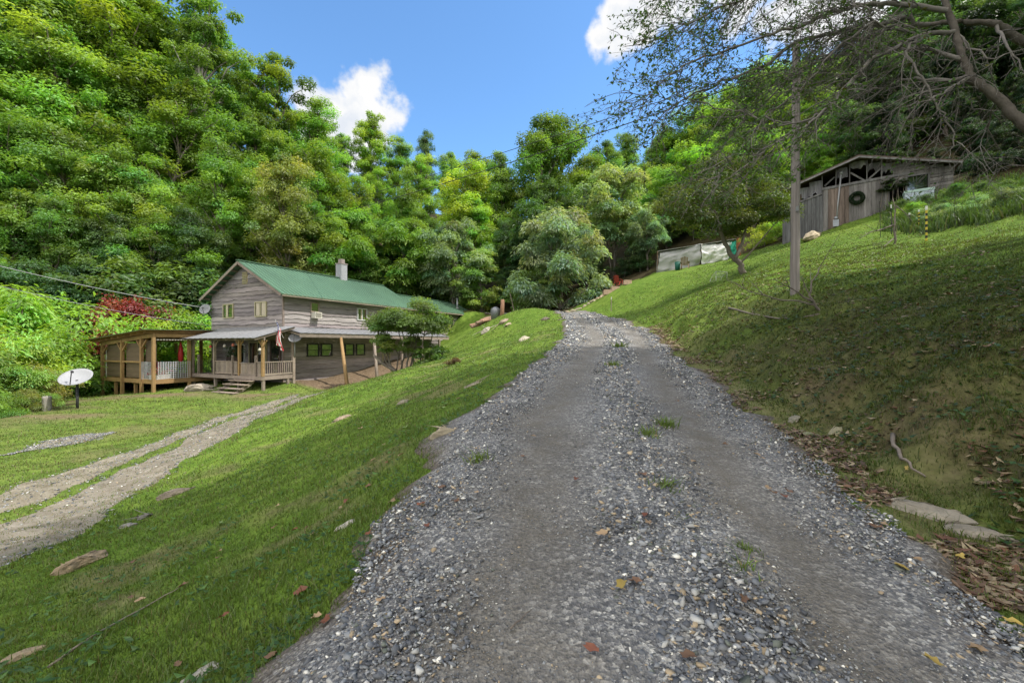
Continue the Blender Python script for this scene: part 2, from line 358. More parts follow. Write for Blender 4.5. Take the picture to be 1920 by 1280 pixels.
def mixc(f, a, b, bt='MIX'):
    n = nd(nt, 'ShaderNodeMix', data_type='RGBA', blend_type=bt)
    if isinstance(f, float): n.inputs[0].default_value = f
    else: L.new(f, n.inputs[0])
    L.new(a, n.inputs[6]); L.new(b, n.inputs[7]); return n.outputs[2]
def attr(nm): n = nd(nt, 'ShaderNodeAttribute', attribute_name=nm); return n.outputs['Fac']
def math2(op, a, b):
    n = nd(nt, 'ShaderNodeMath', operation=op, use_clamp=True)
    for i, q in enumerate((a, b)):
        if isinstance(q, (int, float)): n.inputs[i].default_value = q
        else: L.new(q, n.inputs[i])
    return n.outputs[0]
big, mid, fine = noise(.35, 4.0), noise(2.6, 6.0), noise(34, 4.0, .7)
g1 = ramp(mid, [(.3, (.075, .13, .020)), (.5, (.115, .185, .028)), (.68, (.155, .215, .042))])
g2 = ramp(big, [(.35, (.82, .9, .8)), (.65, (1.12, 1.08, 1.05))])
g = mixc(1.0, g1, g2, 'MULTIPLY')
gf = ramp(fine, [(.3, (.5, .52, .5)), (.6, (1.15, 1.15, 1.1))]); g = mixc(.8, g, gf, 'MULTIPLY')
mossc = ramp(noise(7, 6.0), [(.33, (.026, .034, .012)), (.52, (.058, .082, .018)), (.7, (.10, .118, .03))])
mossc = mixc(1.0, mossc, ramp(noise(2.4, 6.0, .7), [(.36, (.35, .32, .30)), (.5, (.85, .85, .8)), (.62, (1.25, 1.25, 1.2))]), 'MULTIPLY')
g = mixc(math2('MULTIPLY', attr('moss'), .92), g, mossc)
dirtc = ramp(noise(9, 8.0, .7), [(.3, (.075, .055, .036)), (.5, (.16, .115, .075)), (.72, (.27, .205, .135))])
dm_n = math2('MULTIPLY', attr('dirt'), math2('ADD', mid, .75))
g = mixc(dm_n, g, dirtc)
fl = ramp(noise(3, 8.0, .7), [(.3, (.022, .02, .010)), (.55, (.05, .04, .02)), (.75, (.05, .07, .02))])
g = mixc(attr('forest'), g, fl)
L.new(g, pb.inputs['Base Color'])
bp = nd(nt, 'ShaderNodeBump', Strength=.6, Distance=.05); L.new(math2('ADD', fine, mid), bp.inputs['Height']); L.new(bp.outputs[0], pb.inputs['Normal'])
me = np_mesh('ground', np.stack([XX.ravel(), YY.ravel(), ZZ.ravel()], 1), Fq, smooth=True, attrs={'dirt': dm, 'moss': ms, 'forest': 1 - lw})
ground = link('ground', me, GM); tag(ground, 'grassy hillside and lawn sloping from the gravel drive down to the yard', 'ground', kind='structure')

# ------------------------------------------------------------------ gravel drive
RM = bpy.data.materials.new('crushed_gravel'); RM.use_nodes = True; nt = RM.node_tree; L = nt.links; pb = nt.nodes['Principled BSDF']
pb.inputs['Roughness'].default_value = .9; pb.inputs['Specular IOR Level'].default_value = .15
tc = nd(nt, 'ShaderNodeTexCoord')
def vor(s):
    n = nd(nt, 'ShaderNodeTexVoronoi', Scale=s); n.inputs['Randomness'].default_value = 1; L.new(tc.outputs['Object'], n.inputs['Vector']); return n
v1, v2 = vor(42), vor(95)
def grey(v):
    sx = nd(nt, 'ShaderNodeSeparateColor'); L.new(v.outputs['Color'], sx.inputs[0])
    return ramp(sx.outputs[0], [(0, (.045, .046, .05)), (.35, (.09, .092, .098)), (.62, (.135, .135, .14)), (.82, (.20, .195, .185)), (.95, (.38, .37, .35)), (1, (.5, .49, .46))])
gr = mixc(.5, grey(v1), grey(v2))
dirt = ramp(noise(60, 6.0, .75), [(.3, (.06, .055, .048)), (.5, (.105, .096, .083)), (.7, (.165, .15, .13))])
fc = math2('MULTIPLY', attr('track'), math2('MULTIPLY', noise(5, 5.0), 1.5))
c = mixc(fc, gr, dirt)
c = mixc(.8, c, ramp(noise(.9, 5.0), [(.3, (1.35, 1.35, 1.34)), (.7, (1.95, 1.92, 1.85))]), 'MULTIPLY')
brn = ramp(noise(14, 5.0), [(.3, (.06, .045, .03)), (.7, (.14, .105, .07))])
c = mixc(math2('MULTIPLY', attr('edge'), .8), c, brn)
L.new(c, pb.inputs['Base Color'])
bp = nd(nt, 'ShaderNodeBump', Strength=.8, Distance=.012); L.new(v1.outputs['Distance'], bp.inputs['Height'])
bp2 = nd(nt, 'ShaderNodeBump', Strength=.6, Distance=.008); L.new(v2.outputs['Distance'], bp2.inputs['Height']); L.new(bp.outputs[0], bp2.inputs['Normal']); L.new(bp2.outputs[0], pb.inputs['Normal'])
def track_w(t, y):
    wob = (fbm(y * .25, y * 0 + 3, 5) - .5) * .12
    a = np.exp(-((t - .335 - wob) / .115) ** 2); b = np.exp(-((t - .76 - wob) / .10) ** 2)
    return np.maximum(a, b)
ry = np.concatenate([np.arange(-8, 1, .3), np.arange(1, 14, .09), np.arange(14, 46, .2)]); nt_ = 56
T = np.linspace(0, 1, nt_)
TT, RYY = np.meshgrid(T, ry)
l, r = road_edges(RYY)
l = l + (fbm(RYY * 1.6, RYY * 0, 11) - .5) * .9 - .12; r = r + (fbm(RYY * 1.5, RYY * 0 + 9, 13) - .5) * .8 + .12
RXX = l + (r - l) * TT
tw = track_w(TT, RYY)
RZZ = H(RXX, RYY) + .05 - .025 * tw - .045 * sstep(.06, 0, np.minimum(TT, 1 - TT)) + (fbm(RXX * 4, RYY * 4, 33) - .5) * .025
ed = sstep(.12, .0, np.minimum(TT, 1 - TT) + (fbm(RXX * 3, RYY * 3, 35) - .5) * .08)
k = (np.arange(len(ry) - 1)[:, None] * nt_ + np.arange(nt_ - 1)[None]).ravel()
me = np_mesh('gravel_driveway', np.stack([RXX.ravel(), RYY.ravel(), RZZ.ravel()], 1), np.stack([k, k + 1, k + nt_ + 1, k + nt_], 1), smooth=True, attrs={'track': tw, 'edge': ed})
tag(link('gravel_driveway', me, RM), 'grey gravel driveway with two worn wheel tracks climbing the hill', 'driveway', kind='structure')

# lower yard track: two patchy ruts
TM = mat('yard_gravel', (.195, .18, .155), .95, .45, 28, (1, 1, 1), .6, dark=(.10, .082, .052), detail=8)
V = []; FF = []; CC = []
RUTS = [([(0,1022),(250,892),(400,820),(520,768),(605,736)], .78, 0.02), ([(0,948),(240,852),(360,806),(440,780),(560,740)], .58, .12), ([(20,852),(110,832),(210,812)], .6, .08)]
RUTPTS = []
for px, hw, thin in RUTS:
    pts = np.array([GP(*p)[:2] for p in px])
    if px[0][0] == 0: pts = np.vstack([pts[0] + (pts[0] - pts[1]) * 1.5, pts])
    s = np.concatenate([[0], np.cumsum(np.hypot(*np.diff(pts, axis=0).T))]); q = np.arange(0, s[-1], .16)
    cx = np.interp(q, s, pts[:, 0]); cyy = np.interp(q, s, pts[:, 1])
    for _ in range(12): cx[1:-1] = (cx[:-2] + cx[2:] + 2 * cx[1:-1]) / 4; cyy[1:-1] = (cyy[:-2] + cyy[2:] + 2 * cyy[1:-1]) / 4
    tx = np.gradient(cx); ty = np.gradient(cyy); ln = np.hypot(tx, ty); nxx = -ty / ln; nyy = tx / ln
    wl = hw * np.clip(.8 + .9 * (fbm(q * .5, q * 0 + hw, 7) - .28 - thin), .0, 1.4); wr = hw * np.clip(.8 + .9 * (fbm(q * .5, q * 0 + 5, 8) - .28 - thin), .0, 1.4)
    taper = np.minimum(1, np.minimum(q, q[-1] - q) / 1.0); wl *= taper; wr *= taper
    base = len(V); m = 9
    for j in range(m):
        f = j / (m - 1); off = -wl + (wl + wr) * f + (fbm(q * 2.3, q * 0 + j, 19) - .5) * .2
        X = cx + nxx * off; Y = cyy + nyy * off
        Z = H(X, Y) + .02 - (.03 if j in (0, m - 1) else 0)
        V += list(zip(X, Y, Z)); g_ = .8 + .5 * fbm(X * 2, Y * 2, 3)
        CC += list(zip(g_, g_ * .98, g_ * .95 if hw > .6 else g_ * .9))
    n = len(q)
    for j in range(m - 1):
        for i in range(n - 1): a = base + j * n + i; FF.append((a, a + 1, a + n + 1, a + n))
    RUTPTS.append((cx, cyy, nxx, nyy, wl, wr))
me = np_mesh('gravel_track', V, FF, CC, True); tag(link('gravel_track', me, TM), 'patchy gravel wheel ruts crossing the lower yard', 'track', kind='structure')

# ------------------------------------------------------------------ loose stones
def hull_protos(n, k=12):
    out = []
    for i in range(n):
        bm = bmesh.new(); rr = random.Random(i * 5 + 1)
        for _ in range(k):
            d = Vector((rr.gauss(0, 1), rr.gauss(0, 1), rr.gauss(0, 1))).normalized()
            bm.verts.new((d.x * rr.uniform(.8, 1.1), d.y * rr.uniform(.5, .8), d.z * rr.uniform(.35, .55)))
        r_ = bmesh.ops.convex_hull(bm, input=bm.verts); bmesh.ops.delete(bm, geom=[v for v in bm.verts if not v.link_faces], context='VERTS')
        bmesh.ops.triangulate(bm, faces=bm.faces); bm.verts.index_update()
        out.append((np.array([v.co[:] for v in bm.verts]), np.array([[v.index for v in f.verts] for f in bm.faces]))); bm.free()
    return out
HULLS = hull_protos(10)
rg = np.random.default_rng(11)
def scatter_stones(name, x, y, z, s, col, m):
    Vs = []; Fs = []; Cs = []; n0 = 0; N = len(x)
    pid = rg.integers(0, len(HULLS), N)
    for p, (hv, hf) in enumerate(HULLS):
        k = np.where(pid == p)[0]
        if not len(k): continue
        a = rg.uniform(0, 6.283, len(k)); tl = rg.normal(0, .28, len(k)); tr = rg.normal(0, .28, len(k))
        ca, sa = np.cos(a), np.sin(a)
        v = hv[None] * s[k][:, None, None]
        vx = v[..., 0]; vy = v[..., 1]; vz = v[..., 2] + vx * tl[:, None] + vy * tr[:, None]
        X = vx * ca[:, None] - vy * sa[:, None] + x[k][:, None]; Y = vx * sa[:, None] + vy * ca[:, None] + y[k][:, None]; Z = vz + z[k][:, None]
        Vs.append(np.stack([X, Y, Z], -1).reshape(-1, 3)); nv = len(hv)
        Fs.append((hf[None] + (np.arange(len(k)) * nv)[:, None, None] + n0).reshape(-1, 3)); n0 += len(k) * nv
        Cs.append(np.repeat(col[k], nv, 0))
    me = np_mesh(name, np.concatenate(Vs), np.concatenate(Fs), np.concatenate(Cs))
    return link(name, me, m)
STONE = mat('loose_stone', (1, 1, 1), .85, .15, 40, (1, 1, 1), .15, spec=.25)
def stone_cols(n):
    pal = np.array([(.062, .066, .076), (.10, .107, .122), (.165, .172, .185), (.29, .29, .285), (.52, .51, .48), (.25, .20, .14), (.09, .10, .088)]) * np.array([1.75, 1.72, 1.64])
    pr = np.array([.24, .29, .23, .11, .028, .062, .04]); c = pal[rg.choice(len(pal), n, p=pr / pr.sum())]
    return c * rg.uniform(.75, 1.25, (n, 1))
N = int(150000 * STONES)
y = np.exp(rg.uniform(math.log(1.3), math.log(33), N)); t = rg.uniform(-.03, 1.03, N)
l, r = road_edges(y); x = l + (r - l) * t
keep = rg.uniform(0, 1, N) > np.clip(track_w(t, y) * .85, 0, .58)
keep &= (t > 0.02 + (fbm(x * 2, y * 2, 77) - .5) * .16) & (t < .98 + (fbm(x * 2, y * 2, 78) - .5) * .16)
x, y, t = x[keep], y[keep], t[keep]; N = len(x)
s = np.clip(rg.lognormal(math.log(.0064), .5, N), .003, .025) * np.maximum(1, y / 4.5) ** .7
s *= .42 + .9 * np.clip(1 - track_w(t, y), 0, 1)
s = np.where((t > .42) & (t < .68) | (rg.uniform(0, 1, N) < .012), s * 1.2, s)
z = H(x, y) + .05 - .025 * track_w(t, y) + s * .12
tag(scatter_stones('gravel', x, y, z, s, stone_cols(N), STONE), 'loose crushed grey stones strewn over the driveway', 'gravel', kind='stuff')
xs = []; ys = []
for cx, cyy, nxx, nyy, wl, wr in RUTPTS:
    n = int(2200 * STONES); i = rg.integers(0, len(cx), n); f = rg.uniform(-1.1, 1.1, n); o = np.where(f < 0, f * wl[i], f * wr[i])
    xs.append(cx[i] + nxx[i] * o + rg.normal(0, .07, n)); ys.append(cyy[i] + nyy[i] * o + rg.normal(0, .07, n))
x = np.concatenate(xs); y = np.concatenate(ys); s = rg.uniform(.012, .036, len(x)); cc = stone_cols(len(x)) * .85 + .02
tag(scatter_stones('yard_gravel', x, y, H(x, y) + .02, s, cc, STONE), 'pale loose stones in the ruts of the lower yard', 'gravel', kind='stuff')

# ------------------------------------------------------------------ grass
def blades(name, x, y, h, w, col, m, lean=.5, up=None):
    n = len(x); z = H(x, y); a = rg.uniform(0, 6.283, n); la = rg.uniform(0, 6.283, n); ln = np.abs(rg.normal(0, lean, n)) * h
    bx = np.cos(a) * w; by = np.sin(a) * w
    A = np.stack([x - bx, y - by, z - .01], 1); B = np.stack([x + bx, y + by, z - .01], 1)
    mx_ = x + np.cos(la) * ln * .35; my_ = y + np.sin(la) * ln * .35
    C = np.stack([mx_ + bx * .7, my_ + by * .7, z + h * .6], 1); D = np.stack([mx_ - bx * .7, my_ - by * .7, z + h * .6], 1)
    Tt = np.stack([x + np.cos(la) * ln, y + np.sin(la) * ln, z + h], 1)
    V = np.stack([A, B, C, D, Tt], 1).reshape(-1, 3); o = np.arange(n)[:, None] * 5
    Fc = np.concatenate([np.array([0, 1, 2])[None] + o, np.array([0, 2, 3])[None] + o, np.array([3, 2, 4])[None] + o])
    cc = np.repeat(col, 5, 0).reshape(n, 5, 3) * np.array([.55, .55, .9, .9, 1.15])[None, :, None]
    return link(name, np_mesh(name, V, Fc, cc.reshape(-1, 3)), m)
def grass_cols(x, y, n):
    k = fbm(x * .8, y * .8, 15)[:, None]; q = rg.uniform(0, 1, (n, 1))
    c = np.array([.10, .165, .035]) * (1 - k) + np.array([.175, .235, .052]) * k
    c = np.where(q < np.where(x < -6.8, .30, .09)[:, None], np.array([.21, .18, .085]), c)
    return c * rg.uniform(.7, 1.3, (n, 1))
N = int(420000 * GRASS)
y = np.exp(rg.uniform(math.log(1.0), math.log(34), N)); x = rg.uniform(-1, 1, N) * (1.3 * y + 1.5)
l, r = road_edges(y)
e = (fbm(x * 2.2, y * 2.2, 51) - .5) * .5
off = np.maximum(l - x, x - r)
ok = (off + e > -.10) & (rg.uniform(0, 1, N) < sstep(-.35, .25, off + e) + .25) & lawn_mask(x, y)
mid_ = (off < 0)                       # thin growth on the crown of the drive
tt = road_t(x, y)
ok |= mid_ & (np.abs(tt - .56) < .07) & (fbm(x * 1.7, y * .9, 53) > .60) & (rg.uniform(0, 1, N) < .5) & (y > 3)
ok |= mid_ & (tt > .88) & (fbm(x * 1.5, y * 1.1, 54) > .54) & (rg.uniform(0, 1, N) < .6)
d = dirt_mask(x, y); m_ = moss_mask(x, y)
ok &= rg.uniform(0, 1, N) > np.clip(d * 1.05, 0, .97)
ok &= rg.uniform(0, 1, N) > m_ * .3
for cx, cyy, nxx, nyy, wl, wr in RUTPTS:
    k = np.argmin((x[:, None] - cx[None, ::3]) ** 2 + (y[:, None] - cyy[None, ::3]) ** 2, 1) * 3
    dd = (x - cx[k]) * nxx[k] + (y - cyy[k]) * nyy[k]; al = np.abs((x - cx[k]) * nyy[k] - (y - cyy[k]) * nxx[k])
    ok &= ~((dd > -wl[k]) & (dd < wr[k]) & (al < .5)) | (rg.uniform(0, 1, N) < .68)
x, y = x[ok], y[ok]; n = len(x)
h = rg.uniform(.018, .047, n) * (.8 + .6 * fbm(x * .7, y * .7, 57)) * np.maximum(1, y / 9) ** .35
tall = rg.uniform(0, 1, n) < .03 + .10 * (fbm(x * 1.7, y * 1.7, 58) > .62); h = np.where(tall, h * rg.uniform(1.3, 2.3, n), h)
wv = rg.uniform(.0016, .0032, n) * np.maximum(1, y / 3.0) ** .9
gc = grass_cols(x, y, n); mm_ = moss_mask(x, y)[:, None]; gc = gc * (1 - .45 * mm_)
tag(blades('lawn_grass', x, y, h, wv, gc, LEAFV, .8), 'short mown grass over the slope and yard', 'grass', kind='stuff')

N = 110000
y = np.exp(rg.uniform(math.log(2.0), math.log(22), N)); l, r = road_edges(y); x = r + rg.uniform(.35, 7.5, N) * np.sqrt(y / 8).clip(.6, 1.4)
kp = fbm(x * 1.9, y * 1.9, 93, 4) + rg.normal(0, .06, N) > .44; x, y = x[kp], y[kp]; n = len(x)
cc = grass_cols(x, y, n) * (.42 + .9 * fbm(x * 2.7, y * 2.7, 94)[:, None]) * np.array([.85, .8, .7])
tag(blades('bank_moss', x, y, rg.uniform(.015, .05, n) * np.maximum(1, y / 7) ** .4, rg.uniform(.002, .004, n) * np.maximum(1, y / 3) ** .9, cc, LEAFV, 1.0), 'mossy tufted growth covering the shaded cut bank', 'moss', kind='stuff')

# ------------------------------------------------------------------ leaf litter and small ground weeds
def flat_leaves(name, x, y, s, col, m, curl=.5, lift=.01, asp=.45):
    n = len(x); z = H(x, y) + lift
    a = rg.uniform(0, 6.283, n); tx, ty = np.cos(a) * s, np.sin(a) * s; bx, by = -np.sin(a) * s * asp, np.cos(a) * s * asp
    c = rg.uniform(-.2, 1, n) * curl * s; c2 = rg.uniform(-.2, 1, n) * curl * s; tilt = rg.normal(0, .25, n) * s
    V = np.stack([np.stack([x - tx, y - ty, z + np.abs(c) + tilt], 1), np.stack([x + bx, y + by, z + c2], 1), np.stack([x + tx, y + ty, z + np.abs(c) - tilt], 1), np.stack([x - bx, y - by, z + np.abs(c2) * .6], 1)], 1)
    V[:, :, 2] = np.maximum(V[:, :, 2], (z - lift + .004)[:, None])
    o = np.arange(n)[:, None] * 4; Fc = np.concatenate([np.array([0, 1, 2])[None] + o, np.array([0, 2, 3])[None] + o])
    return link(name, np_mesh(name, V.reshape(-1, 3), Fc, np.repeat(col, 4, 0)), m)
def litter_cols(n, dry=True):
    pal = np.array([(.13, .08, .048), (.17, .11, .068), (.26, .19, .12), (.075, .048, .032), (.34, .27, .17), (.15, .07, .042)] if dry else [(.04, .09, .018), (.06, .12, .025), (.03, .065, .016)])
    return pal[rg.integers(0, len(pal), n)] * rg.uniform(.7, 1.25, (n, 1))
N = 15000
y = np.exp(rg.uniform(math.log(2.2), math.log(20), N)); l, r = road_edges(y)
x = r + np.where(rg.uniform(0, 1, N) < .36, np.abs(rg.normal(.35, .35, N)) - .1, rg.uniform(0, 6.5, N) * np.sqrt(y / 9).clip(.4, 1.2))
kp = (fbm(x * 1.3, y * 1.3, 63) > .42); x, y = x[kp], y[kp]
tag(flat_leaves('leaf_litter', x, y, rg.uniform(.02, .05, len(x)) * np.maximum(1, y / 6) ** .4, litter_cols(len(x)), LITTER), 'brown leaf litter in the ditch and on the mossy bank', 'leaf litter', kind='stuff')
N = 13000
y = np.exp(rg.uniform(math.log(2.2), math.log(17), N)); l, r = road_edges(y); x = r + rg.uniform(.5, 6, N)
kp = (fbm(x * 1.5, y * 1.5, 65) > .48); x, y = x[kp], y[kp]
b = flat_leaves('bank_weeds', x, y, rg.uniform(.012, .035, len(x)) * np.maximum(1, y / 5) ** .4, litter_cols(len(x), False), LEAFV, .6, .04, .7)
tag(b, 'low round leaved weeds creeping over the shaded bank', 'weeds', kind='stuff')
N = 2600
y = np.exp(rg.uniform(math.log(1.6), math.log(16), N)); l, r = road_edges(y); x = l + .1 - np.abs(rg.normal(0, .35, N))
kp = (fbm(x * 1.5, y * 1.5, 67) > .5); x, y = x[kp], y[kp]
tag(flat_leaves('verge_clover', x, y, rg.uniform(.01, .022, len(x)) * np.maximum(1, y / 4) ** .5, litter_cols(len(x), False) * 1.3, LEAFV, .5, .03, .7), 'small clover leaves along the edge of the gravel', 'clover', kind='stuff')
N = 5200
y = np.exp(rg.uniform(math.log(1.5), math.log(26), N)); l, r = road_edges(y); x = l - .3 - rg.uniform(0, 1, N) ** 1.3 * 6.0 * np.sqrt(y / 8).clip(.5, 1.3)
kp = (fbm(x * 1.2, y * 1.2, 69) > .55) & lawn_mask(x, y); x, y = x[kp], y[kp]
tag(flat_leaves('slope_weeds', x, y, rg.uniform(.015, .04, len(x)) * np.maximum(1, y / 6) ** .4, litter_cols(len(x), False) * 1.6, LEAFV, .8, .035, .42), 'broad leaved lawn weeds dotted over the grass slope', 'weeds', kind='stuff')
# individual fallen leaves: ten-point lobed blades
def leaf_proto(seed):
    rr = random.Random(seed); n = 12; v = [(0, 0, .006)]
    for i in range(n):
        a = 2 * math.pi * i / n; q = (.75 + .35 * (i % 2)) * rr.uniform(.8, 1.15)
        v.append((math.cos(a) * q, math.sin(a) * q * .62, abs(math.sin(a * 1.0 + seed)) * rr.uniform(.1, .5)))
    v.append((-1.45, rr.uniform(-.2, .2), .05)); v.append((-.7, .03, .05))
    f = [(0, 1 + i, 1 + (i + 1) % n) for i in range(n)] + [(0, n + 1, n + 2)]
    return np_mesh('fallen_leaf', v, f, np.ones((len(v), 3)), True)
FLM = leaf_mat('fallen_leaf', .1, True, .6)
FLP = [leaf_proto(i) for i in range(5)]
LK = {'rust red': (.21, .075, .04), 'tan': (.36, .25, .15), 'brown': (.17, .095, .055), 'yellow': (.40, .29, .07), 'pale green': (.20, .28, .09)}
def put_leaf(x, y, kind, where, s):
    o = link('fallen_leaf', FLP[rnd.randrange(5)], FLM); o.scale = (s,) * 3; n = normal_at(x, y)
    l, r = road_edges(y); lift = .065 if l < x < r else .035
    o.location = (x, y, h1(x, y) + lift); o.rotation_mode = 'QUATERNION'
    q = Vector((0, 0, 1)).rotation_difference(n) @ Matrix.Rotation(rnd.uniform(0, 6.28), 4, 'Z').to_quaternion(); o.rotation_quaternion = q
    c = LK[kind]; k = rnd.uniform(.75, 1.2); o.color = (c[0] * k, c[1] * k, c[2] * k, 1)
    tag(o, f'{kind} fallen leaf lying on {where}', 'leaf', f'{kind} fallen leaves on {where}')
for (u, v, kd) in [(720,838,'tan'),(735,948,'tan'),(752,858,'tan'),(690,1010,'rust red'),(700,998,'tan'),(585,1008,'tan'),(575,997,'brown'),(410,1052,'brown'),(412,1040,'tan'),(262,1136,'tan'),(247,1128,'brown'),(190,1100,'rust red'),(420,1165,'rust red'),(610,1188,'rust red'),(563,1124,'rust red'),(593,1170,'tan'),(520,955,'tan'),(514,996,'brown'),(553,999,'rust red'),(650,945,'rust red'),(640,957,'tan'),(75,1235,'tan'),(345,1105,'brown'),(335,1258,'brown'),(676,806,'tan'),(600,790,'pale green'),(560,865,'pale green'),(287,996,'pale green'),(415,985,'pale green'),(760,805,'pale green'),(640,770,'pale green'),(690,920,'brown'),(250,1060,'brown'),(860,752,'tan'),(830,770,'pale green'),(910,742,'tan'),(700,868,'tan'),(510,1245,'brown'),(545,1274,'tan'),(725,872,'rust red')]:
    x, y, z = GP(u, v); put_leaf(x, y, kd, 'the grass slope', rnd.uniform(.028, .048) * (1 if y < 6 else 1.5))
for (u, v, kd) in [(790,963,'rust red'),(855,958,'brown'),(893,942,'tan'),(1080,914,'rust red'),(1450,940,'brown'),(1470,948,'rust red'),(1480,938,'brown'),(1440,930,'tan'),(1420,866,'tan'),(1430,873,'tan'),(1640,1005,'brown'),(1610,955,'yellow'),(1655,1000,'tan'),(1690,1085,'yellow'),(1720,1070,'tan'),(1800,1055,'yellow'),(1900,1195,'yellow'),(1830,1245,'tan'),(1750,1270,'yellow'),(1165,1125,'yellow'),(1190,1115,'brown'),(1130,1023,'tan'),(1215,1000,'tan'),(715,1150,'tan'),(800,1005,'rust red'),(830,930,'brown'),(1205,905,'brown'),(1300,880,'tan'),(1360,845,'brown'),(1270,760,'brown'),(1310,790,'tan'),(1000,830,'tan'),(1380,790,'yellow'),(1590,930,'brown'),(1210,985,'rust red'),(1290,1265,'brown'),(1110,1250,'rust red'),(1700,890,'yellow'),(1395,1150,'brown'),(980,870,'brown')]:
    x, y, z = GP(u, v); put_leaf(x, y, kd, 'the gravel drive', rnd.uniform(.022, .042) * (1 if y < 6 else 1.4))
# grass tufts growing in the drive
def tuft(u, v, s, label):
    x, y, z = GP(u, v); n = 90; rr = np.minimum(np.abs(rg.normal(0, .42, n)), .85) * s; a = rg.uniform(0, 6.28, n)
    xx = x + np.cos(a) * rr; yy = y + np.sin(a) * rr
    b = blades('grass_tuft', xx, yy, rg.uniform(.3, .9, n) * s, np.full(n, .003 + y * .0009), grass_cols(xx, yy, n) * 1.1, LEAFV, .9)
    tag(b, label, 'grass tuft')
for u, v, s, lb in [(1243,925,.16,'grass tuft in the middle of the drive where it bends wide'),(1400,1045,.10,'upper of two close grass tufts between the wheel tracks'),(1392,1085,.12,'lower of two close grass tufts between the wheel tracks'),(895,875,.16,'dry straw tuft beside the pale stone near the drive edge'),(1160,655,.3,'long grass tuft far up the crown of the drive'),(1215,825,.18,'broad low weed tuft on the drive crown'),(1250,805,.2,'tall weed tuft on the drive crown'),(1150,690,.22,'small grass tuft far up the drive'),(1265,980,.08,'tiny pale grass tuft below the wide bend tuft')]:
    tuft(u, v, s, lb)
# ------------------------------------------------------------------ foliage builders
def leaf_faces(pos, nrm, size, col, asp=.5, axis=None):
    n = len(pos)
    nrm = nrm / (np.linalg.norm(nrm, axis=1, keepdims=True) + 1e-9)
    t = rg.normal(0, 1, (n, 3)) if axis is None else axis + rg.normal(0, .25, (n, 3))
    t = t - nrm * (t * nrm).sum(1, keepdims=True); t /= (np.linalg.norm(t, axis=1, keepdims=True) + 1e-9)
    b = np.cross(nrm, t); s = size[:, None] * .5
    fold = nrm * s * .25
    V = np.stack([pos - t * s, pos + b * s * asp * 1.0 + fold, pos + t * s, pos - b * s * asp * 1.0 + fold], 1).reshape(-1, 3)
    o = np.arange(n)[:, None] * 4
    Fc = np.concatenate([np.array([0, 1, 2])[None] + o, np.array([0, 2, 3])[None] + o])
    return V, Fc, np.repeat(col, 4, 0)
def clump_leaves(C, Rr, n, leaf, flat=.65, droop=0, hue=.25):
    """leaves spread over the shells of clumps C (k,3) with radii Rr"""
    k = len(C); w_ = Rr ** 2; w_ = w_ / w_.sum(); idx = rg.choice(k, n, p=w_)
    d = rg.normal(0, 1, (n, 3)); d /= np.linalg.norm(d, axis=1, keepdims=True)
    low = d[:, 2] < -.25; d[low, 2] *= -rg.uniform(-.4, 1, low.sum())
    rad = Rr[idx] * (.45 + .6 * rg.uniform(0, 1, n) ** .55)
    # lumpy shells
    lump = 1 + .28 * np.sin(d[:, 0] * 5 + idx) * np.sin(d[:, 1] * 5 + idx * 2.1) + rg.normal(0, .06, n)
    off = d * (rad * lump)[:, None]; off[:, 2] *= flat
    if droop: off[:, 2] -= droop * (off[:, 0] ** 2 + off[:, 1] ** 2) / Rr[idx]
    pos = C[idx] + off
    nrm = d * .7 + np.array([0, 0, .7]) + rg.normal(0, .36, (n, 3))
    cs = rg.uniform(.62, 1.4, k); ch = rg.normal(0, hue * .5, k)
    q = cs[idx] * rg.uniform(.7, 1.3, n)
    col = np.stack([q * (1 + ch[idx]), q, q * (1 - .4 * ch[idx])], 1)
    ax = None
    if droop: ax = d * np.array([1, 1, 0]) + np.array([0, 0, -.55])
    return leaf_faces(pos, nrm, leaf * rg.uniform(.6, 1.3, n), col, .34 if droop else .46, ax)
def limb_pts(a, b, n=5, sag=.12, jit=.05):
    a = Vector(a); b = Vector(b); ln = (b - a).length; o = []
    for i in range(n):
        t = i / (n - 1); p = a.lerp(b, t); p.z += sag * ln * math.sin(math.pi * t) * (1 if sag else 0)
        if 0 < i < n - 1: p += Vector((rnd.gauss(0, 1), rnd.gauss(0, 1), rnd.gauss(0, .6))) * jit * ln * .5
        o.append(p)
    return o
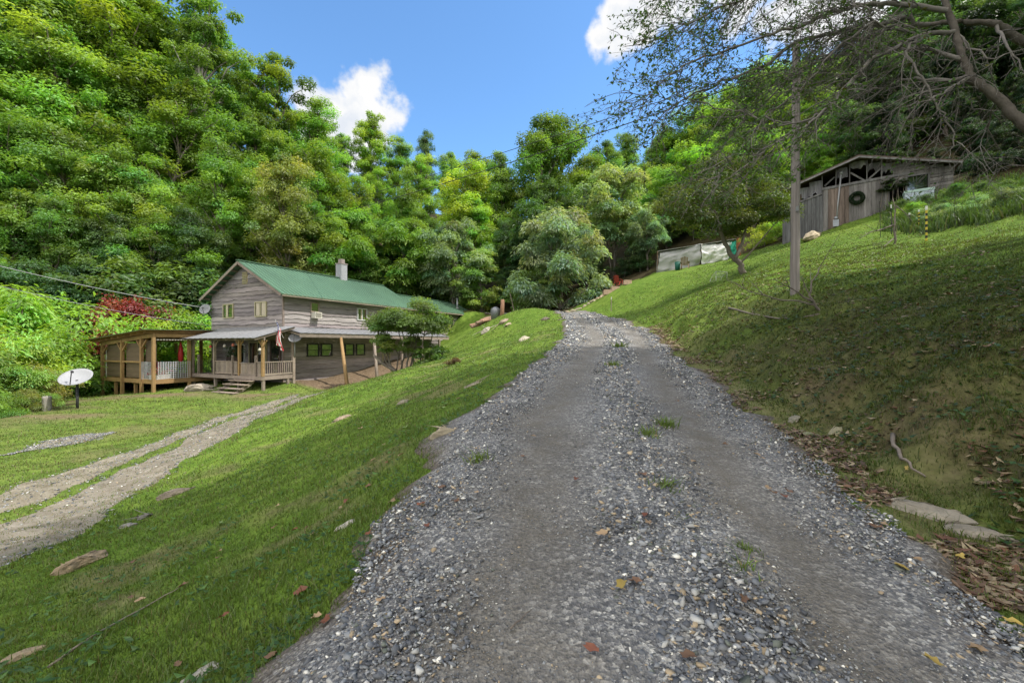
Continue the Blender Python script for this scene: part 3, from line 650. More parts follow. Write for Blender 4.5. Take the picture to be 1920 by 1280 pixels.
def tree_proto(name, Hh, Rr, base, nl, nleaf, leaf, cr, flat=.65, droop=0, stems=1, top=.95, tr=.013, hue=.25, prof=(.2, .75), barkm=None):
    tb = MB(); C = []; Q = []
    for s in range(stems):
        a0 = rnd.uniform(0, 6.28); sp = 0 if stems == 1 else Rr * rnd.uniform(.1, .5)
        pts = [Vector((0, 0, -.4))] if stems == 1 else [Vector((math.cos(a0) * .25, math.sin(a0) * .25, -.3))]
        wx = wy = 0
        for i in range(1, 9):
            t = i / 8; wx += rnd.gauss(0, .012) * Hh; wy += rnd.gauss(0, .012) * Hh
            pts.append(Vector((math.cos(a0) * sp * t ** 1.4 + wx, math.sin(a0) * sp * t ** 1.4 + wy, Hh * top * .97 * t * (1 if s == 0 else rnd.uniform(.8, .98)))))
        tb.tube(pts, [Hh * tr * (1.15 - t * 1.08) / (1 if stems == 1 else 1.7) + .012 for t in np.linspace(0, 1, len(pts))], 7)
        for i in range(nl // stems):
            u = (i + rnd.random()) / (nl // stems); h = Hh * (base + (top - base) * u) + rnd.gauss(0, .02) * Hh
            p = math.sin(math.pi * (prof[0] + prof[1] * u)) ** .8 * Rr * rnd.uniform(.45, 1.15)
            az = i * 2.4 + rnd.uniform(-.5, .5) + a0
            k = min(7, max(0, int(h / (Hh * top) * 8) - 1)); r0 = pts[k].lerp(pts[k + 1], .3)
            end = Vector((pts[min(8, k + 1)].x + math.cos(az) * p, pts[min(8, k + 1)].y + math.sin(az) * p, h + p * .15))
            lp = limb_pts(r0, end, 5, .08, .07)
            tb.tube(lp, [Hh * tr * .42 * (1 - .8 * t) + .008 for t in np.linspace(0, 1, 5)], 5, False)
            for t in ((.45, .72, 1.0) if p > Rr * .45 else (.6, 1.0)):
                q = lp[0].lerp(lp[-1], t) + Vector((rnd.gauss(0, .3), rnd.gauss(0, .3), rnd.gauss(0, .25))) * cr
                C.append(q[:]); Q.append(cr * rnd.uniform(.65, 1.25) * (.8 + .3 * t))
                if rnd.random() < .7: tb.tube(limb_pts(lp[2], q, 3, .05), [Hh * tr * .16, .012, .006], 4, False)
        C.append((pts[-1].x, pts[-1].y, Hh * top)); Q.append(cr * .9)
    C = np.array(C); Q = np.array(Q)
    V, Fc, cc = clump_leaves(C, Q, nleaf, leaf, flat, droop, hue)
    to = tb.build('trunk', barkm or BARK, None, True); COL.objects.unlink(to); tm = to.data; bpy.data.objects.remove(to)
    cm = np_mesh(name + '_crown', V, Fc, cc); cm.materials.append(LEAF)
    return tm, cm, Hh
LM = LEAVES
TP = {
 'oak': [tree_proto('oak', 20, 4.5, .2, 36, int(36000 * LM), .31, 1.25, .85) for _ in range(4)],
 'poplar': [tree_proto('poplar', 25, 4.0, .3, 36, int(34000 * LM), .33, 1.2, .85, barkm=BARKG) for _ in range(3)],
 'airy': [tree_proto('airy', 26, 4.4, .44, 28, int(24000 * LM), .33, 1.05, .8, tr=.012, barkm=BARKG) for _ in range(2)],
 'walnut': [tree_proto('walnut', 11, 4.3, .34, 22, int(21000 * LM), .36, 1.15, .6, .38, 3, tr=.013, prof=(.3, .62)) for _ in range(3)],
 'round': [tree_proto('round', 8, 2.6, .18, 18, int(13000 * LM), .22, .8, tr=.014) for _ in range(2)],
 'dome': [tree_proto('dome', 7, 4.4, .06, 30, int(24000 * LM), .32, 1.0, .7, .3, 3, tr=.012, prof=(.42, .5))],
 'bush': [tree_proto('bush', 3.2, 2.0, .12, 15, int(7500 * LM), .20, .75, .8, 0, 3, tr=.012, prof=(.35, .5)) for _ in range(4)],
 'vine': [tree_proto('vine', 3.0, 2.3, .05, 16, int(7500 * LM), .20, .7, .8, .2, 3, tr=.008, prof=(.4, .45)) for _ in range(3)],
}
CO_ = {'mid': (.060, .105, .015), 'bright': (.078, .138, .020), 'yellow': (.108, .15, .018), 'dark': (.032, .062, .016), 'grey': (.075, .112, .046), 'olive': (.083, .10, .02), 'shade_green': (.011, .022, .008), 'lime': (.085, .14, .022), 'red': (.085, .016, .014), 'orange': (.11, .045, .018)}  # the near-black green has the shade behind the shed put into its colour
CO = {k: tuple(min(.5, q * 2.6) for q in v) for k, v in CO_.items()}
def plant(name, kind, u, Y, vtop, colr, label, cat='tree', group=None, hfix=None, wide=1.0, sink=0):
    tm, cm, Hh = TP[kind][rnd.randrange(len(TP[kind]))]
    x, y, z = G(u, Y)
    h = hfix or (CZ + (HV - vtop) / F * Y - z)
    s = max(.25, h / Hh) * 1.02
    t = thing(name, label, cat, (x, y, z - sink), rnd.uniform(0, 6.28), group); t.scale = (s * wide, s * wide, s)
    link('trunk', tm, None, t); c = link('crown' if cat == 'tree' else 'foliage', cm, None, t)
    k = rnd.uniform(.86, 1.18); b = CO[colr]; c.color = (b[0] * k * rnd.uniform(.94, 1.08), b[1] * k, b[2] * k * rnd.uniform(1.15, 1.8), 1)
    return t
# ---- forest: skyline trees and the rows below them (u, vtop, depth, kind, colour)
GL = 'broadleaf trees on the steep hillside behind the house'
SPECIAL = [
 (400, -15, 50, 'airy', 'mid', 'tall slender tree with a pale straight trunk standing against the sky above the house gable', .9),
 (262, -60, 50, 'airy', 'mid', 'very tall airy tree with thin gaps of sky, beside the tall slender skyline tree', .9),
 (505, 85, 54, 'airy', 'mid', 'leaning open-branched tree on the skyline just before the big white cloud', 1),
 (590, 195, 60, 'oak', 'bright', 'bright tree whose crown covers the foot of the big white cloud', 1),
 (415, 272, 42, 'oak', 'bright', 'bright green maple-like tree with a pointed crown directly above the gable roof', .85),
 (540, 290, 41, 'oak', 'olive', 'tree with brownish yellow flowering crown above the green roof', .8),
 (690, 212, 72, 'poplar', 'bright', 'bright skyline tree standing in front of the tall white cloud', 1.1),
 (800, 245, 88, 'oak', 'dark', 'small dark distant tree poking above the central skyline', .6),
 (858, 300, 58, 'oak', 'yellow', 'yellow-green tree glowing in the middle of the valley forest', 1.0),
 (1003, 226, 62, 'oak', 'mid', 'broad rounded skyline tree above the crest of the drive', .95),
 (905, 470, 46, 'round', 'lime', 'bright young tree at the far end of the house beside the woodpile', .95),
 (1052, 412, 43, 'dome', 'grey', 'wide rounded low tree with drooping leaves above the crest of the drive', .9),
 (1150, 325, 50, 'walnut', 'grey', 'larger drooping-leaved tree with bare stems behind the red chair', 1.0),
 (1000, 385, 50, 'walnut', 'dark', 'shadowy drooping tree behind the wide rounded low one', 1.0),
 (850, 425, 47, 'walnut', 'grey', 'grey-green drooping tree behind the low end of the house roof', .9),
 (1215, 395, 46, 'walnut', 'grey', 'drooping tree beside the grey tarp shelter', .8),
 (700, 395, 46, 'oak', 'mid', 'vine-draped tree behind the chimney', .9),
 (1545, 150, 62, 'oak', 'yellow', 'sunlit yellowish tree seen between utility pole and collapsing shed', 1),
]
for u, vt, Y, kd, cl, lb, wd in SPECIAL:
    plant('forest_tree', kd, u, Y, vt, cl, lb, wide=wd)
rows = [
 # upper hillside behind the house
 (-60,-130,44,'oak','mid'),(40,-120,46,'oak','mid'),(140,-90,48,'poplar','mid'),(200,-50,47,'oak','mid'),(330,20,58,'oak','mid'),(-20,20,40,'oak','bright'),(90,60,42,'oak','bright'),(180,110,44,'poplar','bright'),(255,130,46,'oak','mid'),
 (330,170,46,'oak','mid'),(460,130,60,'oak','mid'),(555,205,66,'poplar','bright'),(30,200,37,'oak','bright'),(120,250,38,'oak','lime'),(215,290,39,'oak','bright'),(300,320,40,'oak','bright'),(370,230,50,'poplar','mid'),
 (-60,180,36,'oak','mid'),(-70,330,33,'oak','mid'),(20,360,34,'oak','mid'),(110,380,35,'oak','mid'),(200,400,36,'oak','dark'),(290,410,37,'oak','mid'),(360,400,38,'oak','dark'),(470,330,45,'oak','mid'),(480,220,52,'oak','mid'),
 (600,280,48,'oak','mid'),(610,380,43,'oak','mid'),(560,420,42,'oak','olive'),
 # valley
 (640,255,70,'poplar','bright'),(745,262,76,'oak','bright'),(650,330,54,'oak','bright'),(720,320,60,'poplar','bright'),(790,290,72,'oak','bright'),(840,285,82,'oak','bright'),(900,290,78,'oak','yellow'),(770,350,56,'oak','mid'),
 (940,290,70,'poplar','mid'),(800,400,52,'oak','mid'),(940,330,60,'oak','mid'),(890,380,56,'oak','bright'),(640,410,46,'walnut','mid'),(760,420,48,'walnut','mid'),(950,420,54,'oak','dark'),
 (1050,225,68,'oak','mid'),(1090,300,60,'oak','mid'),(1130,265,78,'oak','mid'),(1180,250,84,'oak','bright'),(1235,262,80,'oak','bright'),(1030,330,56,'oak','dark'),(1200,310,62,'oak','mid'),(1260,330,56,'oak','mid'),
 # behind the tarp shelter and the shed
 (1300,235,72,'oak','bright'),(1360,210,68,'oak','bright'),(1420,190,66,'oak','yellow'),(1480,170,64,'oak','bright'),(1330,320,54,'oak','mid'),(1400,310,54,'oak','bright'),(1470,290,54,'oak','yellow'),(1530,260,54,'oak','bright'),
 (1600,110,58,'oak','mid'),(1660,80,56,'oak','mid'),(1720,60,52,'oak','dark'),(1790,30,48,'oak','dark'),(1860,0,45,'oak','dark'),(1930,-30,42,'oak','dark'),(1620,210,50,'oak','mid'),(1690,180,46,'oak','dark'),(1760,160,44,'oak','dark'),
 (1830,150,40,'oak','shade_green'),(1900,140,37,'oak','shade_green'),(1960,100,34,'oak','shade_green'),(1850,270,36,'walnut','shade_green'),(1920,250,33,'walnut','shade_green'),(1800,240,40,'oak','shade_green'),
]
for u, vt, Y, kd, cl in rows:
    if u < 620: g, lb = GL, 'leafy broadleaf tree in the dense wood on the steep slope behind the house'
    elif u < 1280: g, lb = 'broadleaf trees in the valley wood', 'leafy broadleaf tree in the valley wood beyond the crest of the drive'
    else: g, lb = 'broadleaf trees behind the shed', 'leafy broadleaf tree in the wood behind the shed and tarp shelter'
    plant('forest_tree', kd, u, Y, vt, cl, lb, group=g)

# wooded slope rising behind the shed and the tarp shelter
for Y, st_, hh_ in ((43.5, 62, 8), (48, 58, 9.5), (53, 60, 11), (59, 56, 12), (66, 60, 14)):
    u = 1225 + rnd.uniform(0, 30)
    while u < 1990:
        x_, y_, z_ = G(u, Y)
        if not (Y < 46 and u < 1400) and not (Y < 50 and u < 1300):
            cl_ = ('bright' if u < 1560 and rnd.random() < .6 else 'mid') if u < 1565 else ('shade_green' if rnd.random() < .8 else 'dark')
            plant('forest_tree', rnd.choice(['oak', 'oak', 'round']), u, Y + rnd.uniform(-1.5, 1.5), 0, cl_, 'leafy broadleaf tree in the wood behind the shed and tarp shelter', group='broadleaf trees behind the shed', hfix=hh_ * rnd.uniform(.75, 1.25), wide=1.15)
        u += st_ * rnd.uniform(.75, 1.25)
# trees standing on the bank beside and behind the camera: they shade the drive
for x, y, h in [(20,5.5,24),(18.5,3,26),(16.5,-2,25),(14,-6,24),(22,-2,26),(24,1,26),(12,-11,22),(26,2,24),(19,-9,25)]:
    t = plant('bank_tree', 'oak', 0, 0, 0, 'mid', 'leafy tree standing on the bank above the drive beyond the overhanging branches', group='trees on the bank above the drive', hfix=h)
    t.location = (x, y, h1(x, y))
# understory along the wood edge
GU = 'shrubs along the edge of the wood'
for u, Y, vt, kd, cl in [(300,36,520,'bush','mid'),(345,36,545,'bush','dark'),(250,34,545,'bush','dark'),(375,38,470,'round','mid'),(170,34,500,'round','dark'),(110,32,520,'round','dark'),(40,31,500,'round','dark'),(-20,30,520,'round','dark'),(235,37,470,'round','dark'),(310,40,440,'round','mid'),(20,36,440,'round','dark'),(130,38,440,'round','mid'),
    (560,46,430,'round','mid'),(620,47,440,'round','mid'),(680,48,470,'round','mid'),(730,48,480,'round','dark'),(790,49,500,'round','dark'),(830,52,500,'bush','mid'),(960,50,500,'round','dark'),(990,44,520,'bush','mid'),(930,50,545,'bush','dark'),
    (1030,43,500,'round','mid'),(1120,48,480,'round','dark'),(1170,48,490,'bush','dark'),(1200,47,470,'bush','dark'),(1100,52,440,'round','dark'),(1250,52,430,'round','dark'),(1300,50,410,'round','mid'),(1360,48,420,'bush','mid'),(1800,34,300,'bush','shade_green'),(1860,32,300,'bush','shade_green'),(1915,29,295,'bush','shade_green'),(1750,38,280,'round','shade_green'),(1880,33,215,'round','shade_green'),(1945,30,225,'round','shade_green'),(1820,36,225,'round','shade_green'),(1995,28,240,'round','shade_green'),(1845,26.8,292,'bush','shade_green'),(1880,26.2,290,'bush','shade_green'),(1915,25.6,286,'bush','shade_green'),(1955,25,286,'bush','shade_green'),(1830,28.5,290,'bush','shade_green'),(1870,28.5,280,'round','shade_green'),(1910,28,276,'round','shade_green'),(1960,26,290,'bush','shade_green'),(1840,30,290,'bush','shade_green')]:
    plant('wood_edge_shrub', kd, u, Y, vt, cl, 'green shrub growing at the shady edge of the wood', 'shrub', GU)
# bright brambles beside the yard
GB = 'light green brambles beside the dish'
for u, Y, vt, cl in [(-25,26,590,'lime'),(28,27.5,565,'lime'),(72,29.5,575,'bright'),(10,23,640,'yellow'),(48,24,628,'lime'),(72,26,645,'bright'),(128,28.5,655,'bright'),(15,20.5,690,'lime'),(60,21.5,690,'olive'),(88,22.5,700,'olive'),(5,18.3,735,'lime'),(50,19.5,730,'olive'),(92,20.8,735,'lime'),(-40,20,660,'lime'),(-60,25,590,'lime'),(-40,17,730,'bright'),(165,33,590,'bright'),(300,33,598,'lime'),(340,33,600,'bright'),(275,31.8,620,'lime')]:
    plant('bramble', 'vine', u, Y, vt, cl, 'pale green bramble bush crowding the yard edge beside the dish and the pavilion', 'shrub', GB, sink=.15)
plant('red_shrub', 'bush', 245, 31.6, 583, 'red', 'crimson leaved shrub above the pavilion roof', 'shrub', wide=.6)
plant('red_shrub', 'bush', 192, 31, 592, 'orange', 'orange-red leaved shrub beside the crimson one', 'shrub', wide=.6)
plant('weed_clump', 'vine', 1432, 37, 425, 'yellow', 'glowing yellow-green weeds beside the corner of the shed', 'weeds', wide=1.1)
plant('weed_clump', 'vine', 1458, 38, 420, 'lime', 'sunlit weeds against the side wall of the shed', 'weeds')

# ---- custom plants from traced stems
def traced(name, label, stems, clumps, nleaf, leaf, colr, barkm, cat='tree', flat=.7, base=None, twigs=True):
    x, y, z = base; t = thing(name, label, cat, (x, y, z)); o = Vector((x, y, z))
    tb = MB(); tips = []
    for px, r0, r1 in stems:
        pts = [Vector(P(*p)) - o for p in px]; fine_ = []
        for i in range(len(pts) - 1):
            for q in range(4): fine_.append(pts[i].lerp(pts[i + 1], q / 4) + Vector((rnd.gauss(0, 1), rnd.gauss(0, 1), 0)) * r0 * .25 * (1 if q else .3))
        fine_.append(pts[-1]); tb.tube(fine_, list(np.linspace(r0, r1, len(fine_))), 7); tips += fine_[len(fine_) // 2:]
    C = []; Q = []
    for u, v, Y, r in clumps:
        c = Vector(P(u, v, Y)) - o; C.append(c[:]); Q.append(r)
        if twigs:
            a = min(tips, key=lambda p: (p - c).length); tb.tube(limb_pts(a, c, 5, .05, .1), [.045, .035, .025, .015, .008], 5, False)
            for _ in range(5):
                e = c + Vector((rnd.gauss(0, .6), rnd.gauss(0, .6), rnd.gauss(0, .4))) * r; tb.tube(limb_pts(c, e, 3, .04, .1), [.014, .009, .004], 4, False)
    tb.build('trunk', barkm, t, True)
    V, Fc, cc = clump_leaves(np.array(C), np.array(Q), nleaf, leaf, flat, 0, .2)
    c = link('crown' if cat == 'tree' else 'foliage', np_mesh(name + '_crown', V, Fc, cc), LEAF, t); c.color = (*colr, 1)
    return t
b = G(1395, 24); b = (b[0], b[1], b[2])
cl = [(rnd.uniform(1245, 1475), 0, rnd.uniform(22, 26.5), rnd.uniform(.55, .95)) for _ in range(62)]
cl = [(u, 385 - 95 * math.sin(math.pi * (u - 1240) / 250) * rnd.uniform(-.55, 1.05) + 12, Y, r) for u, _, Y, r in cl]
traced('apple_tree', 'small crooked apple tree leaning on the sunny lawn before the tarp shelter', [([(1396,514,24),(1385,492,24),(1370,478,24.1),(1356,450,24.2),(1345,415,24.3),(1330,375,24.4),(1312,330,24.5)], .17, .04), ([(1378,486,24),(1388,462,24.2),(1396,440,24.3),(1402,400,24.5),(1400,340,24.5)], .11, .03), ([(1388,494,24),(1410,470,23.6),(1440,435,23.4),(1462,410,23.2)], .06, .02), ([(1345,415,24.3),(1310,385,24),(1275,370,23.5)], .06, .02), ([(1350,430,24.2),(1370,380,24.6),(1385,330,25)], .06, .02)],
       cl, int(26000 * LM), .145, (.075, .108, .03), BARK, base=b)
b = GP(755, 692, 18); b = (*P(755, 694, 25.5),); b = (b[0], b[1], h1(b[0], b[1]))
cl = []
for _ in range(54):
    a = rnd.uniform(0, 6.28); q = math.sqrt(rnd.random()); e = rnd.uniform(0, 1)
    cl.append((765 + math.cos(a) * q * 66, 612 - 46 * math.sqrt(max(0, 1 - q * q)) * e + rnd.uniform(-6, 14), 25.5 + math.sin(a) * q * 1.9, rnd.uniform(.42, .72)))
cl += [(rnd.uniform(705, 828), rnd.uniform(612, 660), 25.2 + rnd.uniform(-1.2, 1.0), rnd.uniform(.34, .55)) for _ in range(32)]
cl += [(830 + rnd.uniform(-12, 12), 610 + rnd.uniform(-12, 18), 26, .35) for _ in range(5)]
traced('yard_bush', 'large dense bush with many bare stems growing beside the house canopy', [([(735 + i * 8.5, 696 - i * .8, 25.2 + (i % 3) * .4), (735 + i * 9 + rnd.uniform(-8, 8), 665, 25.3 + (i % 3) * .3), (712 + i * 15 + rnd.uniform(-6, 6), 615, 25.4 + (i % 2) * .5)], rnd.uniform(.045, .085), .02) for i in range(8)] + [([(745,697,25.2),(725,680,25.2),(716,655,25.2)], .07, .03), ([(700,665,25.1),(718,682,25.1),(742,696,25)], .07, .09)],
       cl, int(36000 * LM), .135, (.14, .215, .06), BARK, 'shrub', base=b)
cl = [(rnd.uniform(782, 838), rnd.uniform(655, 684), rnd.uniform(23.5, 24.7), rnd.uniform(.28, .42)) for _ in range(20)]
b = P(810, 692, 24); traced('laurel_shrub', 'low glossy leaved shrub at the foot of the big bush', [([(805 + i * 4, 694, 24), (795 + i * 10, 668, 24)], .03, .01) for i in range(4)], cl, int(3600 * LM), .17, (.08, .155, .03), BARK, 'shrub', base=(b[0], b[1], h1(b[0], b[1])))
cl = [(846 + rnd.uniform(-12, 11), rnd.uniform(668, 696), 17 + rnd.uniform(-.2, .2), rnd.uniform(.13, .2)) for _ in range(12)]
b = P(845, 702, 17); traced('small_shrub', 'small reddish brown shrub alone on the grass slope', [([(845, 703, 17), (840 + i * 5, 675, 17)], .012, .005) for i in range(3)], cl, int(1700 * LM), .075, (.14, .10, .04), BARK, 'shrub', base=(b[0], b[1], h1(b[0], b[1])))

# ---- overhanging old tree: traced limbs, swept side branches, hanging twigs, sparse leaves
def near_tree():
    bx, by = 9.6, 5.3; bz = h1(bx, by); o = Vector((bx, by, bz))
    t = thing('overhanging_tree', 'old half-bare tree whose tangle of grey twigs hangs over the drive beside the utility pole', 'tree', o)
    tb = MB(); br = MB(); LPOS = []; LNR = []; LSZ = []; LC = []
    A = [Vector((bx, by, bz - .3)), Vector((bx - .1, by, bz + .7)), Vector((8.6, 5.25, 2.9)), Vector((7.2, 5.2, 3.55)), Vector(P(1925, 238, 5.2)), Vector(P(1868, 182, 5.3)), Vector(P(1822, 148, 5.35)), Vector(P(1806, 112, 5.4)), Vector(P(1790, 60, 5.5)), Vector(P(1765, -20, 5.6)), Vector(P(1720, -140, 5.7))]
    def rough(ps, rs, k=7):
        op = []; orr = []
        for i in range(len(ps) - 1):
            for q in range(k): op.append(ps[i].lerp(ps[i + 1], q / k) + Vector((rnd.gauss(0, 1), rnd.gauss(0, 1), rnd.gauss(0, 1))) * rs[i] * .12); orr.append((rs[i] + (rs[i + 1] - rs[i]) * q / k) * rnd.uniform(.9, 1.12))
        return op + [ps[-1]], orr + [rs[-1]]
    tb.tube(*rough([p - o for p in A], [.28, .24, .13, .09, .056, .05, .046, .04, .036, .03, .025]), 12)
    B = [Vector((bx, by + .1, bz + .8)), Vector((9.4, 5.6, 4.2)), Vector(P(2010, 120, 6)), Vector(P(1915, 75, 6)), Vector(P(1870, 46, 6)), Vector(P(1800, 40, 6)), Vector(P(1740, 46, 6.1))]
    tb.tube(*rough([p - o for p in B], [.2, .15, .085, .05, .042, .034, .025]), 10)
    limbs = [
     ([(1775,20,5.5),(1664,6,5.6),(1604,9,5.6),(1561,21,5.6),(1510,45,5.6),(1450,64,5.5),(1373,90,5.4),(1300,115,5.3),(1245,150,5.2),(1205,200,5.1)], .042, 1),
     ([(1740,47,6.1),(1689,34,6.0),(1612,55,5.9),(1548,64,5.8),(1484,85,5.7),(1433,124,5.6),(1370,150,5.5),(1313,171,5.4),(1270,195,5.3),(1225,232,5.2)], .045, 1),
     ([(1790,60,5.5),(1719,70,5.4),(1634,111,5.2),(1591,158,5.1),(1561,196,5.0),(1510,239,4.9),(1442,278,4.9),(1370,330,4.8)], .042, .8),
     ([(1719,70,5.4),(1698,98,5.1),(1722,140,5.0),(1740,162,5.0),(1757,205,5.0),(1783,239,5.0),(1787,265,5.0),(1779,299,5.0)], .022, .35),
     ([(1815,143,5.35),(1766,150,5.5),(1706,150,5.7),(1640,165,5.9),(1560,200,6.1),(1480,245,6.3)], .034, .8),
     ([(1815,146,5.35),(1775,170,5.2),(1735,190,5.1),(1700,196,5.0)], .03, .5),
     ([(1545,215,5.0),(1497,230,5.05),(1459,228,5.1),(1410,218,5.2),(1365,205,5.3),(1284,184,5.3),(1215,178,5.3),(1160,172,5.3)], .016, .5),
     ([(1806,112,5.4),(1740,92,5.6),(1660,95,5.9),(1580,100,6.1),(1500,130,6.2),(1420,180,6.3),(1340,250,6.3)], .034, 1),
     ([(1765,-20,5.6),(1660,-50,5.7),(1560,-45,5.7),(1450,-20,5.6),(1360,10,5.5),(1290,45,5.4),(1240,75,5.3)], .042, 1.1),
     ([(1740,-90,5.7),(1600,-110,5.9),(1440,-90,6),(1320,-50,6),(1245,-10,6)], .042, .9),
     ([(1740,47,6.1),(1650,60,6.4),(1570,90,6.6),(1480,150,6.8),(1400,220,6.9),(1330,310,6.9)], .034, .9),
     ([(1868,46,6),(1890,90,5.6),(1930,140,5.4)], .03, .5),
     ([(1870,182,5.3),(1850,240,5.6),(1880,300,5.9),(1860,340,6.1)], .014, .5),
     ([(1790,60,5.5),(1850,110,5.2),(1930,90,5.0)], .02, .6),
     ([(1700,60,5.8),(1640,40,5.6),(1560,100,5.4),(1500,170,5.3),(1440,215,5.2),(1380,290,5.2),(1335,345,5.2)], .02, .9),
    ]
    wind = Vector((-.78, -.05, -.5))
    def leafs(p, d, n, s):
        for _ in range(n):
            LPOS.append((p - o + Vector((rnd.gauss(0, .03), rnd.gauss(0, .03), rnd.gauss(0, .03))))[:]); LNR.append((rnd.gauss(0, .6), rnd.gauss(0, .6), rnd.gauss(.5, .5))); LSZ.append(s * rnd.uniform(.7, 1.25)); k = rnd.uniform(.6, 1.3); y_ = rnd.random() < .08
            LC.append((.095 * k, .10 * k, .015) if y_ else (.085 * k, .16 * k, .035 * k))
    def twig(p, d, ln, r, lev, leafy):
        n = 4 if lev else 6; pts = [p]; q = p.copy(); dd = d.normalized()
        for i in range(n):
            dd = (dd + Vector((rnd.gauss(0, .16), rnd.gauss(0, .16), rnd.gauss(-.045, .14)))).normalized(); q = q + dd * (ln / n); pts.append(q.copy())
        br.col = (lambda k: (k, k, k))(rnd.uniform(.6, 1.25))
        br.tube([v - o for v in pts], list(np.linspace(r, max(.0016, r * .3), len(pts))), 4 if lev == 0 else 3, False)
        if lev < 2:
            m = int(ln / (.12 if lev == 0 else .10))
            for _ in range(m):
                t_ = rnd.uniform(.15, 1); i = min(n - 1, int(t_ * n)); b_ = pts[i].lerp(pts[i + 1], t_ * n - i)
                d2 = ((pts[i + 1] - pts[i]).normalized() * .7 + wind * .25 + Vector((rnd.gauss(0, .55), rnd.gauss(0, .55), rnd.gauss(0, .5)))).normalized()
                twig(b_, d2, ln * rnd.uniform(.22, .5), r * .55, lev + 1, leafy)
        if rnd.random() < leafy:
            for i in range(1, len(pts)):
                if rnd.random() < .62: leafs(pts[i], dd, rnd.randint(1, 2), .05)
    for px, r0, dens in limbs:
        pts = [Vector(P(*p)) for p in px]; fine_ = []
        for i in range(len(pts) - 1):
            for q in range(4): fine_.append(pts[i].lerp(pts[i + 1], q / 4) + (Vector((rnd.gauss(0, 1), rnd.gauss(0, 1), rnd.gauss(0, 1))) * .014 if q else Vector()))
        fine_.append(pts[-1]); br.col = (1, 1, 1)
        br.tube([p - o for p in fine_], list(np.linspace(r0 * .78, max(.0035, r0 * .10), len(fine_))), 6, False)
        L_ = sum((fine_[i + 1] - fine_[i]).length for i in range(len(fine_) - 1))
        for _ in range(int(L_ * 15 * dens * TWIGS)):
            t_ = rnd.uniform(.06, 1); i = min(len(fine_) - 2, int(t_ * (len(fine_) - 1))); d0 = (fine_[i + 1] - fine_[i]).normalized()
            d2 = (d0 * .55 + wind * .55 + Vector((rnd.gauss(0, .38), rnd.gauss(0, .6), rnd.gauss(.1, .42)))).normalized()
            xx = fine_[i].x; leafy = .55 if xx < 2.7 else (.36 if xx < 3.9 else (.2 if xx < 5 else .12))
            twig(fine_[i], d2, rnd.uniform(.3, 1.25) * (1 - .35 * t_), .0085 * (1 - .4 * t_), 0, leafy)
    tb.build('trunk', DARKBARK, t, True); br.build('branches', TWIGM, t, True)
    V, Fc, cc = leaf_faces(np.array(LPOS), np.array(LNR), np.array(LSZ), np.array(LC), .5)
    link('leaves', np_mesh('leaves', V, Fc, cc), LEAFV, t)
    C = np.array([(rnd.uniform(7, 13) - bx, rnd.uniform(3.2, 8.2) - by, rnd.uniform(7.2, 9.4) - bz) for _ in range(26)])
    V, Fc, cc = clump_leaves(C, np.full(26, 1.0), 6000, .14); c = link('crown', np_mesh('upper_crown', V, Fc, cc), LEAF, t); c.color = (.05, .085, .018, 1)  # leaf clumps out of view, added to cast shade
TWIGM = mat('grey_twigs', (.17, .155, .14), .9, .35, 14, (1, 1, 1), .2)
DARKBARK = mat('dark_bark', (.115, .10, .085), .95, .5, 11, (1, 1, 1), .9, dark=(.045, .038, .032))
near_tree()

# ---- rank weeds on the upper bank near the shed
N = 15000
uu = rg.uniform(1640, 1960, N); yy = rg.uniform(14, 29, N); xx = (uu - CU) / F * yy
WP = [(19.5,26.3),(20.6,25.2),(25.5,21.8),(21,16.5),(17.5,16.0),(16.2,16.8),(15.6,18.5),(17.0,22.5)]
WP = [(P(1660,0,27.4)[0],27.4),(P(1775,0,26.8)[0],26.8),(P(2000,0,24)[0],24),(P(2000,0,15)[0],15),(P(1920,0,15.2)[0],15.2),(P(1790,0,17.3)[0],17.3),(P(1680,0,20.0)[0],20.0),(P(1655,0,24)[0],24)]
m_ = inpoly(xx + (fbm(xx, yy, 5) - .5) * 2, yy + (fbm(xx, yy, 6) - .5) * 2, WP); xx, yy = xx[m_], yy[m_]; n = len(xx)
hh = rg.uniform(.18, .75, n) * (.35 + 1.2 * fbm(xx * .8, yy * .8, 8))
tag(blades('tall_weeds', xx, yy, hh, np.full(n, .022), grass_cols(xx, yy, n) * np.array([.55, .68, .7]), LEAFV, .55), 'rank tall weeds below the shed window', 'weeds', kind='stuff')
for u, Y, vt, cl in [(1690,26,378,'dark'),(1735,25.5,385,'dark'),(1790,25,352,'dark'),(1840,24,345,'dark'),(1890,22.5,342,'dark'),(1930,21,345,'dark'),(1710,24,385,'mid'),(1770,22.8,378,'dark'),(1830,21.5,372,'mid'),(1890,20,372,'dark'),(1760,20,415,'grey'),(1830,18.6,412,'grey'),(1890,17.4,410,'grey')]:
    plant('weed_clump', 'vine', u, Y, vt, cl, 'leafy weed clump overgrowing the bank by the shed and striped stakes', 'weeds', 'weed clumps on the bank by the shed', hfix=max(.45, min(1.3, CZ + (HV - vt) / F * Y - G(u, Y)[2])), wide=1.2)
